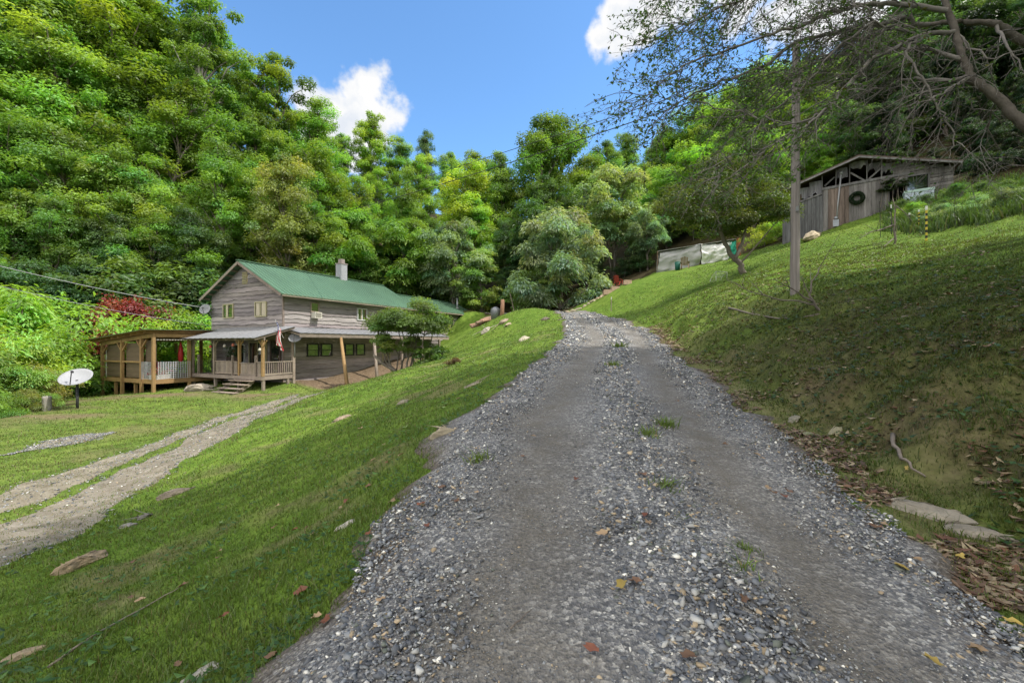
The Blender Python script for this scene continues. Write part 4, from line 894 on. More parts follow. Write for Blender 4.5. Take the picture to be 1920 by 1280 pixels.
# ------------------------------------------------------------------ house (local: x along the ridge, y away across the gable, z up)
HB = -1.2
house = thing('house', 'two storey house with wavy edged grey siding and a green metal roof', 'house', (-13.7, 26.2, HB), math.atan2(.903, .43))
def siding(mb, ax, s0, s1, z0, ztop, out, step=.27, seed=0, x0=0.0, zbot=None):
    """live-edge boards on a wall. ax: function (s, off, z) -> point, ztop: function s -> roof line"""
    z = z0; row = 0
    while True:
        zt = z + step * rnd.uniform(.85, 1.15)
        n = max(3, int((s1 - s0) / .11)); S = np.linspace(s0, s1, n)
        wob = (fbm(S * 1.1, S * 0 + row * 3.7 + seed, 4, 4) - .5) * .20 + (fbm(S * 4, S * 0 + row * 1.3 + seed, 6, 2) - .5) * .05
        tops = np.array([ztop(q) for q in S])
        if z > tops.max(): break
        lo = np.minimum(z + wob, tops); hi = np.minimum(zt + .09, tops)
        mb.shade(.68, 1.28)
        a = [ax(q, out + .075, l) for q, l in zip(S, lo)]; b = [ax(q, out + .012, h) for q, h in zip(S, hi)]; c = [ax(q, out + .002, l) for q, l in zip(S, lo)]
        vs = a + b + c; fs = []
        for i in range(n - 1):
            if hi[i] - lo[i] < .002 and hi[i + 1] - lo[i + 1] < .002: continue
            fs += [(i, i + 1, n + i + 1, n + i), (2 * n + i, 2 * n + i + 1, i + 1, i)]
        mb.add(vs, fs); z = zt; row += 1
EAVE, RIDGE, SL = 5.95, 7.87, .55
LX, EX, GW, EW = 12.1, 22.3, 7.0, 4.8           # main length, whole length, gable width, wing width
gtop = lambda y: EAVE + SL * min(y, GW - y) - .06
m = MB(); m.add([(0, 0, -.3), (0, GW, -.3), (0, GW, EAVE - .05), (0, GW / 2, RIDGE - .06), (0, 0, EAVE - .05)], [(0, 4, 3, 2, 1)])
siding(m, lambda s, o, z: (-o, s, z), 0, GW, .1, gtop, .0, seed=1)
m.build('gable_wall', SIDING, house)
m = MB(); m.add([(0, .0, -.3), (LX, .0, -.3), (LX, 0, EAVE - .05), (0, 0, EAVE - .05)], [(0, 1, 2, 3)])
siding(m, lambda s, o, z: (s, -o, z), -.04, LX, .1, lambda s: EAVE - .06, .0, seed=30)
m.build('side_wall', SIDING, house)
m = MB(); m.add([(LX, .02, -.3), (EX, .02, -.3), (EX, .02, EAVE - .05), (LX, .02, EAVE - .05)], [(0, 1, 2, 3)])
siding(m, lambda s, o, z: (s, .02 - o, z), LX, EX + .04, 2.2, lambda s: EAVE - .06, .0, seed=60)
m.build('wing_wall', SIDING, house)
m = MB(); m.add([(LX, 0, -.3), (LX, GW, -.3), (LX, GW, EAVE), (LX, GW / 2, RIDGE - .06), (LX, 0, EAVE - .05)], [(0, 1, 2, 3, 4)])
m.add([(0, GW, -.3), (LX, GW, -.3), (LX, GW, EAVE - .05), (0, GW, EAVE - .05)], [(3, 2, 1, 0)])
m.add([(EX, .02, -.3), (EX, EW, -.3), (EX, EW, EAVE), (EX, 2.4, 7.05), (EX, .02, EAVE - .05)], [(0, 1, 2, 3, 4)]); m.add([(LX, EW, -.3), (EX, EW, -.3), (EX, EW, EAVE), (LX, EW, EAVE)], [(3, 2, 1, 0)])
m.build('back_wall', SIDING, house)
m = MB()                                           # corner boards
for x, y in ((-.03, -.03), (EX, -.03)): m.shade(); m.box(x - .05, x + .05, y - .05, y + .05, -.2, EAVE - .08)
m.build('corner_board', GREYTIMBER, house)
def metal_roof(name, x0, x1, yr, zr, ov0, yback, slope, mt=GREENROOF):
    m = MB()
    for sgn, yl in ((-1, yr + ov0), (1, yback - yr)):
        ye = yr + sgn * yl; ze = zr - slope * yl
        m.col = (1, 1, 1); t = .035
        q = [(x0, ye, ze), (x1, ye, ze), (x1, yr, zr), (x0, yr, zr)]
        if sgn > 0: q = [q[1], q[0], q[3], q[2]]
        m.hexa([(a, b, c - t) for a, b, c in q] + q)
        x = x0 + .08
        while x < x1:
            m.col = (1, 1, 1)
            m.bar((x, ye, ze + .012), (x, yr + sgn * .02, zr + .008), .05, .034); x += .3
    o = m.build(name, mt, house)
    c = MB(); c.bar((x0 - .02, yr, zr + .035), (x1 + .02, yr, zr + .035), .26, .05); c.build('ridge_cap', mt, o)
    return o
rf = metal_roof('roof', -.55, LX + .35, 3.5, RIDGE + .03, .62, 7.62, SL)
wr_ = metal_roof('wing_roof', LX + .36, EX + .4, 2.4, 7.10, .5, 5.3, (7.10 - 5.7) / 2.9)
m = MB()                                           # barge boards, fascia and rafter tails under the eaves
for sgn, yl in ((-1, 4.0), (1, 4.0)):
    m.shade(); m.bar((-.53, 3.5, RIDGE - .09), (-.53, 3.5 + sgn * yl, RIDGE - .09 - SL * yl), .04, .17)
    for k in range(8):
        yy = 3.5 + sgn * (.3 + k * .5); zz = RIDGE - .08 - SL * abs(yy - 3.5); m.shade(); m.bar((-.5, yy, zz), (.0, yy, zz), .09, .09)
m.shade(); m.bar((-.5, -.585, 5.59), (LX + .3, -.585, 5.59), .035, .14); m.bar((LX + .36, -.47, 5.63), (EX + .4, -.47, 5.63), .035, .14)
m.build('barge_board', GREYTIMBER, house)
m = MB(); m.col = (1, 1, 1); m.box(7.45, 8.05, 3.2, 3.8, 7.3, 9.0); ch = m.build('chimney', BLOCK, house)
c = MB(); c.col = (.9, .75, .65); c.box(7.42, 8.08, 3.17, 3.83, 9.0, 9.08); c.box(7.58, 7.92, 3.33, 3.67, 9.08, 9.42); c.build('chimney_cap', BLOCK, ch)
m = MB(); m.tube([(20.6, .9, 6.2), (20.6, .9, 7.35)], .1, 10); m.lathe([(.0, .12), (.17, .02), (.17, 0), (.0, 0)], (20.6, .9, 7.36), 10); m.lathe([(.26, -.04), (.12, .12)], (20.6, .9, 6.38), 10); m.build('stove_pipe', TIN, house, True)
def window(face, a0, a1, z0, z1, name='window', cols=2, frame=CREAM, curtain=None, off=.0, parent=house, rail=False):
    """face 'g': on the gable (plane x=0), 's': on the side wall (plane y=0)"""
    f = (lambda s, o, z: (-o - off - .03, s, z)) if face == 'g' else (lambda s, o, z: (s, -o - off - .03, z))
    def bx(mb, s0, s1, o0, o1, p0, p1):
        p = [f(s0, o0, p0), f(s1, o0, p0), f(s1, o1, p0), f(s0, o1, p0)]; p += [f(s0, o0, p1), f(s1, o0, p1), f(s1, o1, p1), f(s0, o1, p1)]; mb.hexa(p)
    m = MB(); w_ = .06
    for q in ((a0, a0 + w_, z0, z1), (a1 - w_, a1, z0, z1)): bx(m, q[0], q[1], .0, .105, q[2], q[3])
    bx(m, a0 + w_, a1 - w_, .0, .10, z0, z0 + w_); bx(m, a0 + w_, a1 - w_, .0, .10, z1 - w_, z1)
    for k in range(1, cols): c_ = a0 + (a1 - a0) * k / cols; bx(m, c_ - .025, c_ + .025, .05, .095, z0 + w_, z1 - w_)
    if rail: bx(m, a0 + w_, a1 - w_, .05, .09, (z0 + z1) / 2 - .02, (z0 + z1) / 2 + .02)
    o = m.build(name, frame, parent)
    g = MB(); bx(g, a0 + w_, a1 - w_, .056, .064, z0 + w_, z1 - w_); g.build('pane', GLASS, o)
    if curtain:
        g = MB()
        for k in range(9):
            for (l_, h_) in curtain:
                s0 = a0 + w_ + (a1 - a0 - 2 * w_) * (l_ + (h_ - l_) * k / 9); s1 = a0 + w_ + (a1 - a0 - 2 * w_) * (l_ + (h_ - l_) * (k + .8) / 9); g.col = (.62, .55, .42) if k % 2 else (.5, .43, .33)
                bx(g, s0, s1, .065, .068 + .006 * (k % 2), z0 + w_ + .02, z1 - w_ - .01)
        g.build('curtain', PAINT, o)
    return o
window('g', 4.62, 5.67, 4.38, 5.30, curtain=[(.55, .75)])
window('g', 1.39, 2.47, 4.38, 5.32, curtain=[(.05, .42), (.6, .95)])
m = MB(); m.col = (1, .9, .75); m.box(-.07, 0, 3.25, 3.75, 6.5, 7.25)
for k in range(7): m.shade(.6, .8); m.box(-.10, -.072, 3.28, 3.72, 6.54 + k * .1, 6.60 + k * .1)
m.build('attic_vent', CREAM, house)
window('s', 1.85, 2.5, 4.75, 5.38, cols=1, frame=GREYTIMBER)
m = MB(); m.col = (.72, .68, .58); m.box(1.92, 2.46, -.42, -.07, 4.36, 4.74)
a_ = m.build('air_conditioner', PAINT, house); m = MB(); m.col = (.22, .2, .18)
for k in range(8): m.box(1.97, 2.41, -.428, -.421, 4.41 + k * .038, 4.43 + k * .038)
m.build('grille', PAINT, a_)
window('s', 5.82, 6.77, 4.42, 5.30, frame=WHITE, curtain=[(.35, .55)])
window('s', 1.6, 2.5, 1.9, 2.72, cols=1, frame=DARK, rail=True); window('s', 2.66, 3.57, 1.9, 2.72, cols=1, frame=DARK, rail=True)
window('s', 4.68, 5.5, 1.9, 2.72, cols=1, frame=DARK, rail=True); window('s', 5.72, 6.55, 1.9, 2.72, cols=1, frame=DARK, rail=True)
window('s', 17.2, 18.4, 4.2, 5.3, frame=GREYTIMBER, off=-.02)
window('s', 8.4, 9.25, .9, 2.75, 'door', 1, CREAM, rail=True)
# canopy along the side
m = MB()
for k in range(62):
    x0 = -.3 + k * .247; m.col = (1, 1, 1) if k % 2 else (.86, .86, .88); zz = .014 * (k % 2)
    m.hexa([(x0, -1.85, 3.34 + zz), (x0 + .24, -1.85, 3.34 + zz), (x0 + .24, -.05, 3.72 + zz), (x0, -.05, 3.72 + zz), (x0, -1.85, 3.36 + zz), (x0 + .24, -1.85, 3.36 + zz), (x0 + .24, -.05, 3.74 + zz), (x0, -.05, 3.74 + zz)])
cn = m.build('canopy_roof', TIN, house)
m = MB(); m.shade(); m.bar((-.3, -1.78, 3.21), (7.5, -1.78, 3.21), .05, .22); m.shade(); m.bar((7.51, -1.78, 3.21), (15, -1.78, 3.21), .05, .22)
for k in range(16): m.shade(); m.bar((-.2 + k, -1.74, 3.23), (-.2 + k, -.05, 3.60), .05, .1)
m.build('canopy_beam', GREYTIMBER, house)
hm = lambda p: house.matrix_basis.inverted() @ Vector(p)
for (u0, v0, Y0, tx) in ((652, 729, 26.0, 2.75), (708, 709, 29.2, 5.7)):
    g_ = P(u0, v0, Y0); g_ = (g_[0], g_[1], h1(g_[0], g_[1]) - .15); q = hm(g_)
    m = MB(); m.tube([q, q.lerp(Vector((tx, -1.76, 3.1)), .5) + Vector((.02, .02, 0)), (tx, -1.76, 3.1)], [.115, .105, .095], 8); m.build('canopy_post', TIMBER if tx < 4 else GREYTIMBER, house, True)
for tx in (8.7, 11.2, 13.6):
    m = MB(); m.shade(); m.bar((tx, -1.74, -.3), (tx, -1.74, 3.09), .14, .14); m.build('canopy_post', GREYTIMBER, house)
m = MB(); m.bar((2.6, -1.4, 2.9), (1.4, -.06, 3.7), .05, .05); m.build('canopy_brace', GREYTIMBER, house)
# ------------- porch on the gable end
PZ = .92
m = MB()
for k in range(22): m.shade(.8, 1.15); y0 = -.95 + k * .305; m.box(-2.02, -.06, y0, y0 + .29, PZ - .04, PZ)
m.build('porch_deck', GREYTIMBER, house)
m = MB()
for k, y in enumerate((-.9, 1.2, 3.4, 5.6)):
    for x in (-1.9, -.4): m.shade(); m.bar((x, y, -.25), (x, y, PZ - .19), .13, .13)
m.shade(); m.box(-2.06, -2.022, -.97, 5.75, PZ - .2, PZ - .01); m.box(-2.02, -.06, -.99, -.955, PZ - .2, PZ - .01)
m.build('porch_joist', GREYTIMBER, house)
for y in (-.95, 1.07, 3.39, 5.55):
    m = MB(); m.shade(.95, 1.05); m.bar((-1.96, y, PZ), (-1.96, y, 2.93), .13, .13)
    for s_ in (-1, 1): m.bar((-1.96, y, 2.5), (-1.96, y + s_ * .34, 2.90), .05, .05)
    m.build('porch_post', TIMBER if y < 2 else GREYTIMBER, house)
m = MB(); m.shade(); m.bar((-.06, -.95, -.3), (-.06, -.95, 3.1), .15, .15); m.build('porch_post', GREYTIMBER, house)
m = MB()
for k in range(28):
    y0 = -1.15 + k * .247; zz = .014 * (k % 2); m.col = (1, 1, 1) if k % 2 else (.88, .88, .9)
    m.hexa([(-2.6, y0, 3.02 + zz), (-2.6, y0 + .24, 3.02 + zz), (-.05, y0 + .24, 3.74 + zz), (-.05, y0, 3.74 + zz), (-2.6, y0, 3.04 + zz), (-2.6, y0 + .24, 3.04 + zz), (-.05, y0 + .24, 3.76 + zz), (-.05, y0, 3.76 + zz)][::1])
pr = m.build('porch_roof', TIN, house)
m = MB(); m.shade(); m.bar((-1.96, -1.1, 2.99), (-1.96, 5.7, 2.99), .08, .16)
for k in range(9): y = -1.05 + k * .84; m.shade(); m.bar((-2.5, y, 2.97), (-.05, y, 3.66), .05, .1)
m.build('porch_beam', GREYTIMBER, house)
def rail(a, b, solid=False, gap=.125, nm='porch_railing', z0=PZ + .1, z1=PZ + .78, mt=GREYTIMBER):
    a = Vector(a); b = Vector(b); m = MB(); m.shade()
    m.bar(a + Vector((0, 0, z1)), b + Vector((0, 0, z1)), .09, .05); m.bar(a + Vector((0, 0, z0)), b + Vector((0, 0, z0)), .05, .08)
    n = int((b - a).length / (.115 if solid else gap))
    for k in range(1, n):
        p = a.lerp(b, k / n); m.shade(); m.bar(p + Vector((0, 0, z0 + .04)), p + Vector((0, 0, z1 - .025)), .1 if solid else .04, .03 if solid else .04, (b - a).normalized().cross(Vector((0, 0, 1))) if solid else (0, 0, 1))
    m.build(nm, mt, house)
rail((-1.96, -.95, 0), (-.14, -.95, 0)); rail((-1.96, -.85, 0), (-1.96, -.45, 0), True); rail((-1.96, 1.2, 0), (-1.96, 3.3, 0), True); rail((-1.96, -.4, 0), (-1.96, 1.0, 0), True, nm='porch_gate', z0=PZ + .06, z1=PZ + .70)
for y in (-.42, 1.62, 4.9):
    m = MB(); m.shade(.8, .95); m.bar((-2.0, y, PZ - .1), (-2.0, y, PZ + .98), .10, .10); m.lathe([(.0, .13), (.06, .1), (.075, .05), (.05, .0), (.085, -.02), (.085, -.05)], (-2.0, y, PZ + 1.03), 10); m.build('newel_post', GREYTIMBER, house)
m = MB(); m.col = (.5, .5, .55)
for k in range(9): m.bar((-1.96, 3.45, PZ + .1 + k * .085), (-1.96, 5.5, PZ + .1 + k * .085), .008, .012)
for k in range(9): m.bar((-1.96, 3.5 + k * .24, PZ + .05), (-1.96, 3.5 + k * .24, PZ + .82), .008, .012)
m.build('wire_railing', DARK, house)
st = MB()
for s_ in (-.35, 1.25): st.shade(.7, .9); st.hexa([(-3.2, s_, -.15), (-3.2, s_ + .06, -.15), (-2.07, s_ + .06, .52), (-2.07, s_, .52), (-3.2, s_, .06), (-3.2, s_ + .06, .06), (-2.07, s_ + .06, .72), (-2.07, s_, .72)])
sto = st.build('porch_steps', GREYTIMBER, house)
for k in range(4):
    m = MB(); m.shade(.95, 1.2); m.box(-3.3 + k * .3, -3.0 + k * .3, -.48, 1.42, .08 + k * .19, .125 + k * .19); m.build('tread', GREYTIMBER, sto)
dw = window('g', .1, 1.0, PZ + .02, 2.95, 'door', 1, RUST, off=.03); dh = MB(); dh.lathe([(0, 0), (.03, .01), (.03, .04), (0, .05)], (-.16, .18, PZ + 1.0), 8); dh.build('handle', TIN, dw)
window('g', 1.35, 3.0, PZ + .45, 2.85, frame=CREAM, off=.03); window('g', 3.4, 4.6, PZ + .6, 2.7, cols=1, frame=WHITE, off=.03)
# soil banked under the porch, a slab of rock beneath the steps
def rock(u, v, s, label, col=(1, 1, 1), flat=.5, sink=.3, Y=None, rz=None, name='rock', seed=None, asp=.7, cat='rock', group=None):
    x, y, z = GP(u, v) if Y is None else G(u, Y)
    rr = random.Random(seed or int(u * 7 + v)); bm = bmesh.new()
    for _ in range(22):
        d = Vector((rr.gauss(0, 1), rr.gauss(0, 1), rr.gauss(0, 1))).normalized(); bm.verts.new((d.x * rr.uniform(.85, 1.1), d.y * asp * rr.uniform(.85, 1.1), d.z * flat * rr.uniform(.8, 1.1)))
    r_ = bmesh.ops.convex_hull(bm, input=bm.verts); bmesh.ops.delete(bm, geom=[q for q in bm.verts if not q.link_faces], context='VERTS')
    bmesh.ops.bevel(bm, geom=bm.edges[:], offset=.07, segments=1, affect='EDGES'); bmesh.ops.triangulate(bm, faces=bm.faces)
    bmesh.ops.subdivide_edges(bm, edges=bm.edges[:], cuts=2, use_grid_fill=True)
    for q in bm.verts:
        k = float(fbm(q.co.x * 4 + 9 + u, q.co.y * 4 + q.co.z * 6 + v, 3)) - .5; q.co *= 1 + k * .42
    me = bpy.data.meshes.new(name); bm.to_mesh(me); bm.free()
    a = me.color_attributes.new('col', 'FLOAT_COLOR', 'POINT'); c = np.ones((len(me.vertices), 4), np.float32); c[:, :3] = col; a.data.foreach_set('color', c.ravel())
    o = link(name, me, ROCK); o.scale = (s, s, s); n = normal_at(x, y, .3)
    o.rotation_mode = 'QUATERNION'; o.rotation_quaternion = Vector((0, 0, 1)).rotation_difference(n) @ Matrix.Rotation(rr.uniform(0, 3) if rz is None else rz, 4, 'Z').to_quaternion()
    o.location = (x, y, z + s * flat * (1 - 2 * sink) * .6); return tag(o, label, cat, group)
W = house.matrix_basis
p = W @ Vector((-2.9, 3.0, 0)); o = rock(0, 0, .85, 'grey flat boulder under the porch between the steps and the pavilion', (1.1, 1.05, 1), .35, .3, Y=10); o.location = (p.x, p.y, h1(p.x, p.y) + .12)

# ------------------------------------------------------------------ pavilion beside the porch
PB = h1(-20.4, 25)
pav = thing('pavilion', 'open timber pavilion deck on posts with tan shade screens beside the porch', 'pavilion', (-20.4, 25, PB), math.atan2(.903, .43))
D = 1.24 + HB + 1.9 - PB - 1.24 - .0
D = (-.54) - PB; RT = 2.12 - PB; RTL = 1.62 - PB
m = MB()
for k in range(20): m.shade(.85, 1.1); m.box(.02, 4.2, -.02 + k * .295, -.02 + k * .295 + .28, D - .04, D)
m.build('deck', TIMBER, pav)
m = MB(); m.shade(); m.box(-.06, .0, -.1, 5.9, D - .24, D - .01); m.shade(); m.box(.0, 4.2, -.1, -.045, D - .24, D - .01); m.shade(); m.box(0, 4.2, 5.86, 5.91, D - .24, D - .01); m.build('rim_joist', TIMBER, pav)
rz_ = lambda y: RT + (RTL - RT) * y / 5.8
for (x, y) in ((-.0, -.02), (.0, 1.24), (0, 3.41), (0, 5.78), (1.85, -.02), (4.1, 5.78), (4.1, 2.8)):
    gz = h1(*(pav.matrix_basis @ Vector((x, y, 0))).xy) - PB - .2
    m = MB(); m.shade(.95, 1.15); m.bar((x - .09, y, gz), (x - .09, y, rz_(y) - .05), .15, .15)
    if x < .1 and y > 0:
        for s_ in ((-1, 1) if y < 5 else (-1,)): m.bar((x - .09, y + s_ * .08, rz_(y) - .72), (x - .09, y + s_ * .55, rz_(y) - .25), .08, .08)
    m.build('post', TIMBER, pav)
for y in (2.3, 4.6):
    gz = h1(*(pav.matrix_basis @ Vector((0, y, 0))).xy) - PB - .2; m = MB(); m.shade(); m.bar((.1, y, gz), (.1, y, D - .05), .14, .14); m.build('pier', TIMBER, pav)
m = MB(); m.shade(); m.bar((-.09, -.1, rz_(-.1) - .12), (-.09, 5.9, rz_(5.9) - .12), .1, .2); m.bar((.0, -.02, RT - .12), (4.2, -.02, RT - .12), .1, .2)
for k in range(9): y = k * .72; m.shade(); m.bar((-.55, y, rz_(y) + .05), (4.4, y, rz_(y) + .12), .05, .13)
m.build('rafter', TIMBER, pav)
m = MB(); m.col = (1, 1, 1); m.hexa([(-.75, -.35, rz_(-.35) + .125), (4.5, -.35, rz_(-.35) + .21), (4.5, 6.35, rz_(6.35) + .21), (-.75, 6.35, rz_(6.35) + .125), (-.75, -.35, rz_(-.35) + .15), (4.5, -.35, rz_(-.35) + .235), (4.5, 6.35, rz_(6.35) + .235), (-.75, 6.35, rz_(6.35) + .15)]); o = m.build('roof', TIMBER, pav)
m = MB(); m.col = (.9, .95, .9); m.hexa([(-.8, -.38, rz_(-.35) + .153), (4.5, -.38, rz_(-.35) + .238), (4.5, 6.4, rz_(6.4) + .238), (-.8, 6.4, rz_(6.4) + .153), (-.8, -.38, rz_(-.35) + .175), (4.5, -.38, rz_(-.35) + .26), (4.5, 6.4, rz_(6.4) + .26), (-.8, 6.4, rz_(6.4) + .175)]); m.build('roof_sheet', GREENROOF, o)
m = MB(); m.shade(); m.bar((-.09, 1.3, D + 1.0), (-.09, 5.72, D + 1.0), .06, .09); m.build('rail', TIMBER, pav)
for y0, y1 in ((1.38, 3.30), (3.52, 5.6)):
    m = MB(); n = 14
    for k in range(n): m.col = (1, 1, 1) if k % 2 else (.93, .93, .93); z0 = D + .06 + (RT - .55 - D - .06) * k / n; z1 = D + .06 + (RT - .55 - D - .06) * (k + 1) / n; m.hexa([(.06, y0, z0), (.075, y0, z0), (.075, y1, z0), (.06, y1, z0), (.06 + .01 * (k % 2), y0, z1), (.075, y0, z1), (.075, y1, z1), (.06 + .01 * (k % 2), y1, z1)])
    m.build('shade_screen', SCREEN, pav)
m = MB(); m.col = (.9, .9, .9); m.box(.05, .06, 5.62, 5.74, D, D + 1.9); m.build('white_curtain', TARPW, pav)
m = MB(); m.col = (.8, .8, .8); m.box(.08, .095, .05, 1.18, D + 1.0, RT - .4); m.build('shade_screen', SCREEN, pav)
m = MB(); m.col = (.85, .85, .88)
for k in range(9):
    z = D + .06 + k * .115; m.bar((-.13, .06, z), (-.13, 1.16, z), .012, .022); m.bar((.1, -.1, z), (1.78, -.1, z), .012, .022)
for k in range(9): y = .08 + k * .133; m.bar((-.142, y, D + .02), (-.142, y, D + 1.02), .012, .022)
for k in range(14): x = .1 + k * .128; m.bar((x, -.112, D + .02), (x, -.112, D + 1.02), .012, .022)
m.build('lattice_panel', WHITE, pav)
m = MB(); m.col = (.7, .66, .6)
for k in range(12): x = .1 + k * .15; m.lathe([(0, 0), (.05, .03), (.07, .08)], (x, -.06, RT - .42), 6)
m.build('valance', PAINT, pav)
PM = pav.matrix_basis
def onpav(x, y, z=0): return PM @ Vector((x, y, D + z))
fl = thing('flower_box', 'white flower box of pink and white blooms behind the white lattice', 'flowers', onpav(.45, .42))
m = MB(); m.col = (.8, .8, .78); m.hexa([(-.2, -.5, 0), (.2, -.5, 0), (.2, .5, 0), (-.2, .5, 0), (-.24, -.54, .25), (.24, -.54, .25), (.24, .54, .25), (-.24, .54, .25)]); m.build('box', PAINT, fl)
n = 700; ps = np.stack([rg.uniform(-.3, .3, n), rg.uniform(-.6, .6, n), .28 + np.abs(rg.normal(0, .16, n))], 1)
cc = np.where(rg.uniform(0, 1, (n, 1)) < .3, np.array([.62, .10, .20]), np.array([.06, .13, .03])); cc = np.where(rg.uniform(0, 1, (n, 1)) < .1, np.array([.8, .75, .7]), cc)
V, Fc, c_ = leaf_faces(ps, rg.normal(0, 1, (n, 3)), np.full(n, .1), cc); link('blooms', np_mesh('blooms', V, Fc, c_), LEAFV, fl)
um = thing('folded_umbrella', 'folded red patio umbrella inside the pavilion', 'umbrella', onpav(1.6, .55)); m = MB(); m.col = (.35, .3, .25); m.tube([(0, 0, 0), (0, 0, 2.15)], .025, 8); m.build('pole', PAINT, um)
m = MB(); m.col = (.42, .03, .03); m.lathe([(.04, 0), (.13, .1), (.15, .5), (.10, .9), (.03, 1.2), (0, 1.25)], (0, 0, .95), 10); m.build('canopy', PAINT, um, True)
def chair(loc, rz, col, label, s=1.0, name='patio_chair'):
    t = thing(name, label, 'chair', loc, rz); t.scale = (s, s, s)
    def pt(nm, fn): m = MB(); m.col = col; fn(m); m.build(nm, PAINT, t)
    pt('seat', lambda m: [m.box(-.26, .26, -.28 + k * .11, -.19 + k * .11, .40 - k * .02, .425 - k * .02) for k in range(5)])
    pt('backrest', lambda m: [m.bar((-.22 + k * .11, .24, .36), (-.22 + k * .11 * 1.1, .46, .95 + .04 * (2 - abs(k - 2))), .09, .02) for k in range(5)])
    for sx in (-1, 1):
        pt('leg', lambda m: m.bar((sx * .3, -.26, 0), (sx * .3, -.26, .58), .05, .09)); pt('leg', lambda m: m.bar((sx * .3, .42, 0), (sx * .3, .1, .42), .05, .09))
        pt('armrest', lambda m: m.bar((sx * .32, -.32, .6), (sx * .32, .36, .6), .11, .025))
    return t
chair(onpav(1.15, .7), 2.6, (.04, .16, .15), 'teal slatted chair on the pavilion deck behind the lattice')
chair(onpav(.7, .95), 1.0, (.35, .04, .06), 'red chair inside the pavilion behind the flower box')
# things on the porch
def at_house(x, y, z): return W @ Vector((x, y, z))
pl = thing('potted_fern', 'dark leafy hanging plant among the porch posts', 'plant', at_house(-1.5, 2.2, 2.2)); m = MB(); m.col = (.2, .12, .08); m.lathe([(.0, 0), (.12, 0), (.16, .16), (.0, .16)], (0, 0, 0), 10); m.tube([(0, 0, .16), (0, 0, .8)], .006, 4); m.build('pot', PAINT, pl)
n = 500; ps = rg.normal(0, .2, (n, 3)) * np.array([1, 1, .7]) + np.array([0, 0, .05]); V, Fc, c_ = leaf_faces(ps, rg.normal(0, 1, (n, 3)), np.full(n, .12), np.tile([.03, .06, .02], (n, 1))); link('foliage', np_mesh('fern_leaves', V, Fc, c_), LEAFV, pl)
for i, (y, z, c, lb) in enumerate([(3.9, 2.5, (.6, .1, .08), 'small red hanging ornament nearest the pavilion under the porch beam'), (2.55, 2.55, (.7, .62, .6), 'pale bell shaped wind chime beside the middle porch post'), (1.75, 2.6, (.65, .2, .15), 'red and white hanging ornament between two porch posts'), (-.6, 2.35, (.75, .7, .6), 'pale hanging ornament near the flag')]):
    m = MB(); m.col = c; m.lathe([(0, .16), (.05, .13), (.085, .02), (.06, -.02), (0, -.02)], (0, 0, 0), 8); m.col = (.2, .2, .2); m.tube([(0, 0, .15), (0, 0, .42)], .005, 4)
    for k in range(4): m.tube([(.05 * math.cos(k * 1.6), .05 * math.sin(k * 1.6), 0), (.05 * math.cos(k * 1.6), .05 * math.sin(k * 1.6), -.22)], .007, 4)
    o = m.build('hanging_ornament', PAINT, None); o.location = at_house(-1.9, y, z); tag(o, lb, 'ornament', None)
bn = thing('porch_bench', 'dark wooden bench against the house wall on the porch', 'bench', at_house(-.6, 4.3, PZ), W.to_euler().z)
for nm, f in (('seat', lambda m: [m.box(-.35 + k * .14, -.24 + k * .14, -.7, .7, .40, .44) for k in range(5)]), ('backrest', lambda m: [m.box(.3, .34, -.7, .7, .5 + k * .13, .6 + k * .13) for k in range(4)])):
    m = MB(); m.shade(); f(m); m.build(nm, RUST, bn)
for sx, sy in ((-.3, -.65), (-.3, .6), (.3, -.65), (.3, .6)):
    m = MB(); m.box(sx - .03, sx + .03, sy, sy + .06, 0, .4 if sx < 0 else 1.0); m.build('leg', RUST, bn)

# ------------------------------------------------------------------ flag on the porch post
fo = at_house(-.75, -1.0, 3.05); f = thing('flag', 'American flag hanging limp from an angled pole at the porch corner', 'flag', fo)
rxy = Vector((.9, -.43, 0)); tip = Vector((-.15, -.55, .95)); m = MB(); m.tube([(0, 0, 0), tip], .014, 8); m.lathe([(0, .06), (.03, .03), (0, 0)], tip, 8); m.build('pole', WHITE, f)
FLG = bpy.data.materials.new('flag_cloth'); FLG.use_nodes = True; _ft = FLG.node_tree; a = nd(_ft, 'ShaderNodeAttribute', attribute_name='col'); _ft.links.new(a.outputs[0], _ft.nodes['Principled BSDF'].inputs[0]); _ft.nodes['Principled BSDF'].inputs['Roughness'].default_value = .8
V = []; FF = []; CC = []; nu, nv = 60, 39                     # u down the fly (hanging), v across the stripes
for i in range(nu):
    for j in range(nv):
        pu, pv = i / nu, j / nv
        def pt(a, b):
            hang = tip * (.96 - .62 * b); q = Vector(hang); q.z -= a * 1.18 * (1 - .1 * b); q += Vector((.07 + .05 * a, -.02, 0)) * math.sin(b * 11 + a * 2) + Vector((.16, -.08, 0)) * a * .8 + Vector((.02, .05, 0)) * math.sin(a * 5 + b * 3); return q
        stripe = int(pv * 13) % 2 == 0; can = pu < .4 and pv < 7 / 13
        if can:
            su, sv = pu / .4 * 11, pv / (7 / 13) * 9; star = (int(su) + int(sv)) % 2 == 0 and (su % 1 - .5) ** 2 + (sv % 1 - .5) ** 2 < .12
            c = (.8, .8, .8) if star else (.025, .035, .14)
        else: c = (.50, .03, .045) if stripe else (.75, .73, .70)
        k = len(V); V += [pt(pu, pv), pt((i + 1) / nu, pv), pt((i + 1) / nu, (j + 1) / nv), pt(pu, (j + 1) / nv)]; FF.append((k, k + 1, k + 2, k + 3)); CC += [c] * 4
link('cloth', np_mesh('flag_cloth', [v[:] for v in V], FF, CC, True), FLG, f)

